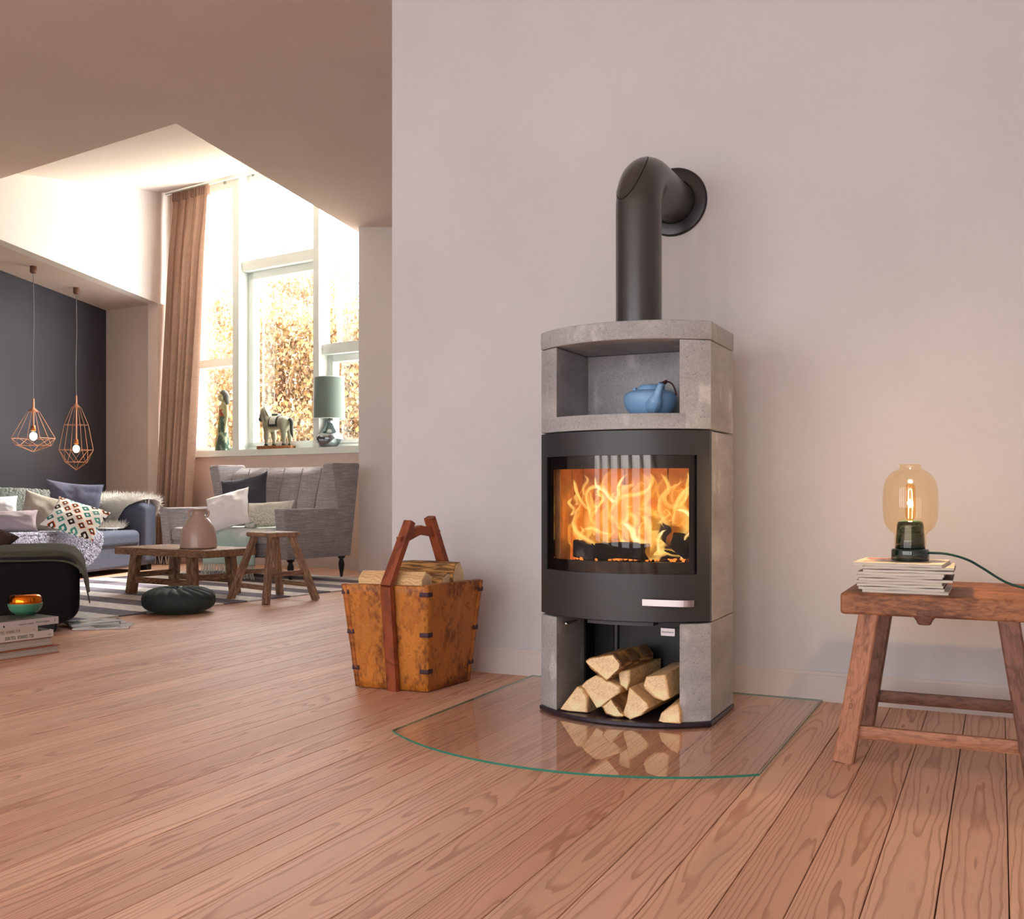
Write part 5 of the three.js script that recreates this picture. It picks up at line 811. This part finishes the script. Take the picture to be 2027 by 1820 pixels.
// pendant lamps
function pendant(px, pyTop, d, rings, capY, capR, tipY, bulbY, label) {
  const k = d / FOCAL, top = 2.881, base = at(px, pyTop, d), Y = (py) => EYE + (HORIZON - py) * k;
  const lp = thing('pendant_lamp', label, 'lamp', V(base.x, 0, base.z), 0.2, 'wire pendants in the alcove'), cop = std({ color: '#d89a78', metalness: 0.75, roughness: 0.35 }), w = 0.0042;
  part('ceiling_rose', lathe([[0, 0], [0.03, 0], [0.03, -0.055], [0.02, -0.066], [0, -0.066]], 24).translate(0, top, 0), std({ color: '#7a5646', metalness: 0.5, roughness: 0.5 }), lp);
  part('cable', tube([V(0, top - 0.06, 0), V(0.004, lerp(top, Y(capY), 0.4), 0), V(-0.003, lerp(top, Y(capY), 0.7), 0), V(0, Y(capY) + 0.06, 0)], 0.0035, 30, 6), std({ color: '#8c8682', roughness: 0.6 }), lp);
  part('stem', new THREE.CylinderGeometry(0.009, 0.011, 0.085, 10).translate(0, Y(capY) + 0.035, 0), cop, lp);
  const R0 = capR * k, y0 = Y(capY) - 0.045;
  part('cap', new THREE.ConeGeometry(R0, 0.05, 6, 1, true).translate(0, y0 + 0.025, 0), std({ color: '#d89a78', metalness: 0.75, roughness: 0.35, side: THREE.DoubleSide }), lp);
  const verts = [[...Array(6)].map((_, i) => V(Math.cos(i * Math.PI / 3) * R0, y0, Math.sin(i * Math.PI / 3) * R0))]; rings.forEach(([py, r, tw]) => verts.push([...Array(6)].map((_, i) => V(Math.cos((i + tw) * Math.PI / 3) * r * k, Y(py), Math.sin((i + tw) * Math.PI / 3) * r * k))));
  const cage = new THREE.Group(); cage.name = 'cage'; lp.add(cage); const wire = (a, b) => part('wire', tube([a, a.clone().lerp(b, 0.5), b], w / 2, 2, 6), cop, cage), tip = V(0, Y(tipY), 0);
  for (let r = 1; r < verts.length; r++) for (let i = 0; i < 6; i++) { wire(verts[r][i], verts[r][(i + 1) % 6]); wire(verts[r - 1][i], verts[r][i]); if (rings[r - 1][2] && r > 1) wire(verts[r - 1][(i + 1) % 6], verts[r][i]); }
  verts[verts.length - 1].forEach((p) => wire(p, tip));
  part('rod', new THREE.CylinderGeometry(0.008, 0.008, y0 - Y(bulbY) - 0.08, 10).translate(0, (y0 + Y(bulbY) + 0.08) / 2, 0), cop, lp);
  part('socket', lathe([[0, 0.03], [0.018, 0.03], [0.022, 0], [0.022, -0.02], [0, -0.02]], 16).translate(0, Y(bulbY) + 0.07, 0), std({ color: '#c07a44', metalness: 0.6, roughness: 0.4 }), lp);
  part('bulb', new THREE.SphereGeometry(0.034, 20, 14).scale(1, 1.2, 1).translate(0, Y(bulbY), 0), std({ color: '#fff2d6', emissive: new THREE.Color(1, 0.83, 0.55), emissiveIntensity: 4 }), lp);
  const pl = new THREE.PointLight(new THREE.Color(1, 0.78, 0.45), 0.22); pl.name = 'pendant_lamp_light'; pl.position.set(0, Y(bulbY), 0); pl.shadow.radius = 1.4; pl.castShadow = true; lp.add(pl);
}
pendant(66, 528, 9.5, [[868, 41, 0], [881.5, 34, 0.5]], 806, 11.5, 895, 864, 'wide copper wire pendant lamp, left of the alcove pair');
pendant(151, 570, 10.5, [[841.6, 22.5, 0], [891, 32, 0], [915, 21.5, 0.5]], 798, 8.5, 931, 889, 'long copper wire pendant lamp, right of the alcove pair');
// autumn trees outside
{
  const barkM = std({ color: '#7a5c40', roughness: 1 }), leafG = (() => { const g = new THREE.BufferGeometry(); g.setAttribute('position', new THREE.Float32BufferAttribute([0, 0, 0, -0.045, 0.06, 0.012, 0, 0.05, -0.006, 0.045, 0.06, 0.012, 0, 0.13, 0.01, -0.03, 0.1, 0.016, 0.03, 0.1, 0.016], 3)); g.setIndex([0, 2, 1, 0, 3, 2, 1, 2, 5, 2, 4, 5, 2, 6, 4, 2, 3, 6]); g.computeVertexNormals(); return g; })();
  const leafM = phys({ color: '#ffffff', roughness: 0.9, transmission: 0.45, thickness: 0, side: THREE.DoubleSide });
  const cols = [[0.34, 0.18, 0.045], [0.39, 0.235, 0.075], [0.23, 0.11, 0.02], [0.46, 0.35, 0.18], [0.34, 0.19, 0.055], [0.31, 0.19, 0.08]];
  const tree = (a, b, hgt, r, n, low, sd, label) => {
    const p = E(a, -0.7, b), t = thing('tree', label, 'tree', p, 0, 'autumn trees outside the window'); seed(sd);
    const H = hgt + 0.7, trunk = [V(0, 0, 0), V(rnd(-0.1, 0.1), H * 0.35, rnd(-0.1, 0.1)), V(rnd(-0.25, 0.25), H * 0.65, rnd(-0.2, 0.2)), V(rnd(-0.3, 0.3), H * 0.95, rnd(-0.2, 0.2))];
    part('trunk', vtube(trunk, [0.14, 0.11, 0.07, 0.02], 24, 10), barkM, t);
    const br = []; for (let i = 0; i < 14; i++) { const k = rnd(0.15, 0.85), c = new THREE.CatmullRomCurve3(trunk).getPoint(k), an = rnd(0, 6.28), l = r * rnd(0.6, 1); br.push(vtube([c, c.clone().add(V(Math.cos(an) * l * 0.5, rnd(0.1, 0.5), Math.sin(an) * l * 0.5)), c.clone().add(V(Math.cos(an) * l, rnd(0.1, 0.9), Math.sin(an) * l))], [0.04, 0.02, 0.006], 10, 6)); }
    part('branches', merge(br), barkM, t);
    const im = new THREE.InstancedMesh(leafG, leafM, n), m = M4(), q = new THREE.Quaternion(), eu = new THREE.Euler(), clumps = []; for (let i = 0; i < 90; i++) { const v = rnd(), an = rnd(0, 6.28), rr = r * Math.sqrt(rnd()) * Math.pow(Math.sin(Math.PI * (0.12 + 0.86 * v)), 0.6); clumps.push(V(Math.cos(an) * rr, lerp(low + 0.7, H, Math.pow(v, 1.35)), Math.sin(an) * rr)); }
    for (let i = 0; i < n; i++) { const c = clumps[i % 90]; q.setFromEuler(eu.set(rnd(-1, 1) - 0.9, rnd(0, 6.28), rnd(-0.8, 0.8))); const s = rnd(0.35, 0.85), gx = () => (rnd() + rnd() + rnd() - 1.5) * 0.62; m.compose(V(c.x + gx(), c.y + gx() * 0.75, c.z + gx()), q, V(s, s, s)); im.setMatrixAt(i, m); im.setColorAt(i, new THREE.Color().setRGB(...cols[Math.floor(rnd(0, 5.999))].map((x) => x * rnd(0.8, 1.1)))); }
    im.name = 'foliage'; im.userData.kind = 'stuff'; im.castShadow = im.receiveShadow = true; t.add(im);
  };
  tree(14.7, 12.0, 3.4, 1.5, 22000, -0.3, 201, 'copper leaved tree seen left behind the curtain side pane');
  tree(13.4, 14.7, 3.7, 1.5, 24000, -0.4, 202, 'broad golden tree behind the woman figurine');
  tree(12.6, 11.6, 3.6, 1.5, 24000, -0.4, 203, 'dense amber tree behind the horse figurine');
  tree(11.6, 12.4, 3.7, 1.5, 24000, -0.4, 204, 'tawny tree behind the lamp on the sill');
  tree(17.6, 15.5, 5.0, 1.9, 20000, 0.2, 205, 'taller pale tree further back behind the left bay');
  tree(15.4, 15.0, 5.2, 1.9, 20000, 0.2, 206, 'taller pale tree further back behind the middle bay');
}

renderer.render(scene, camera);
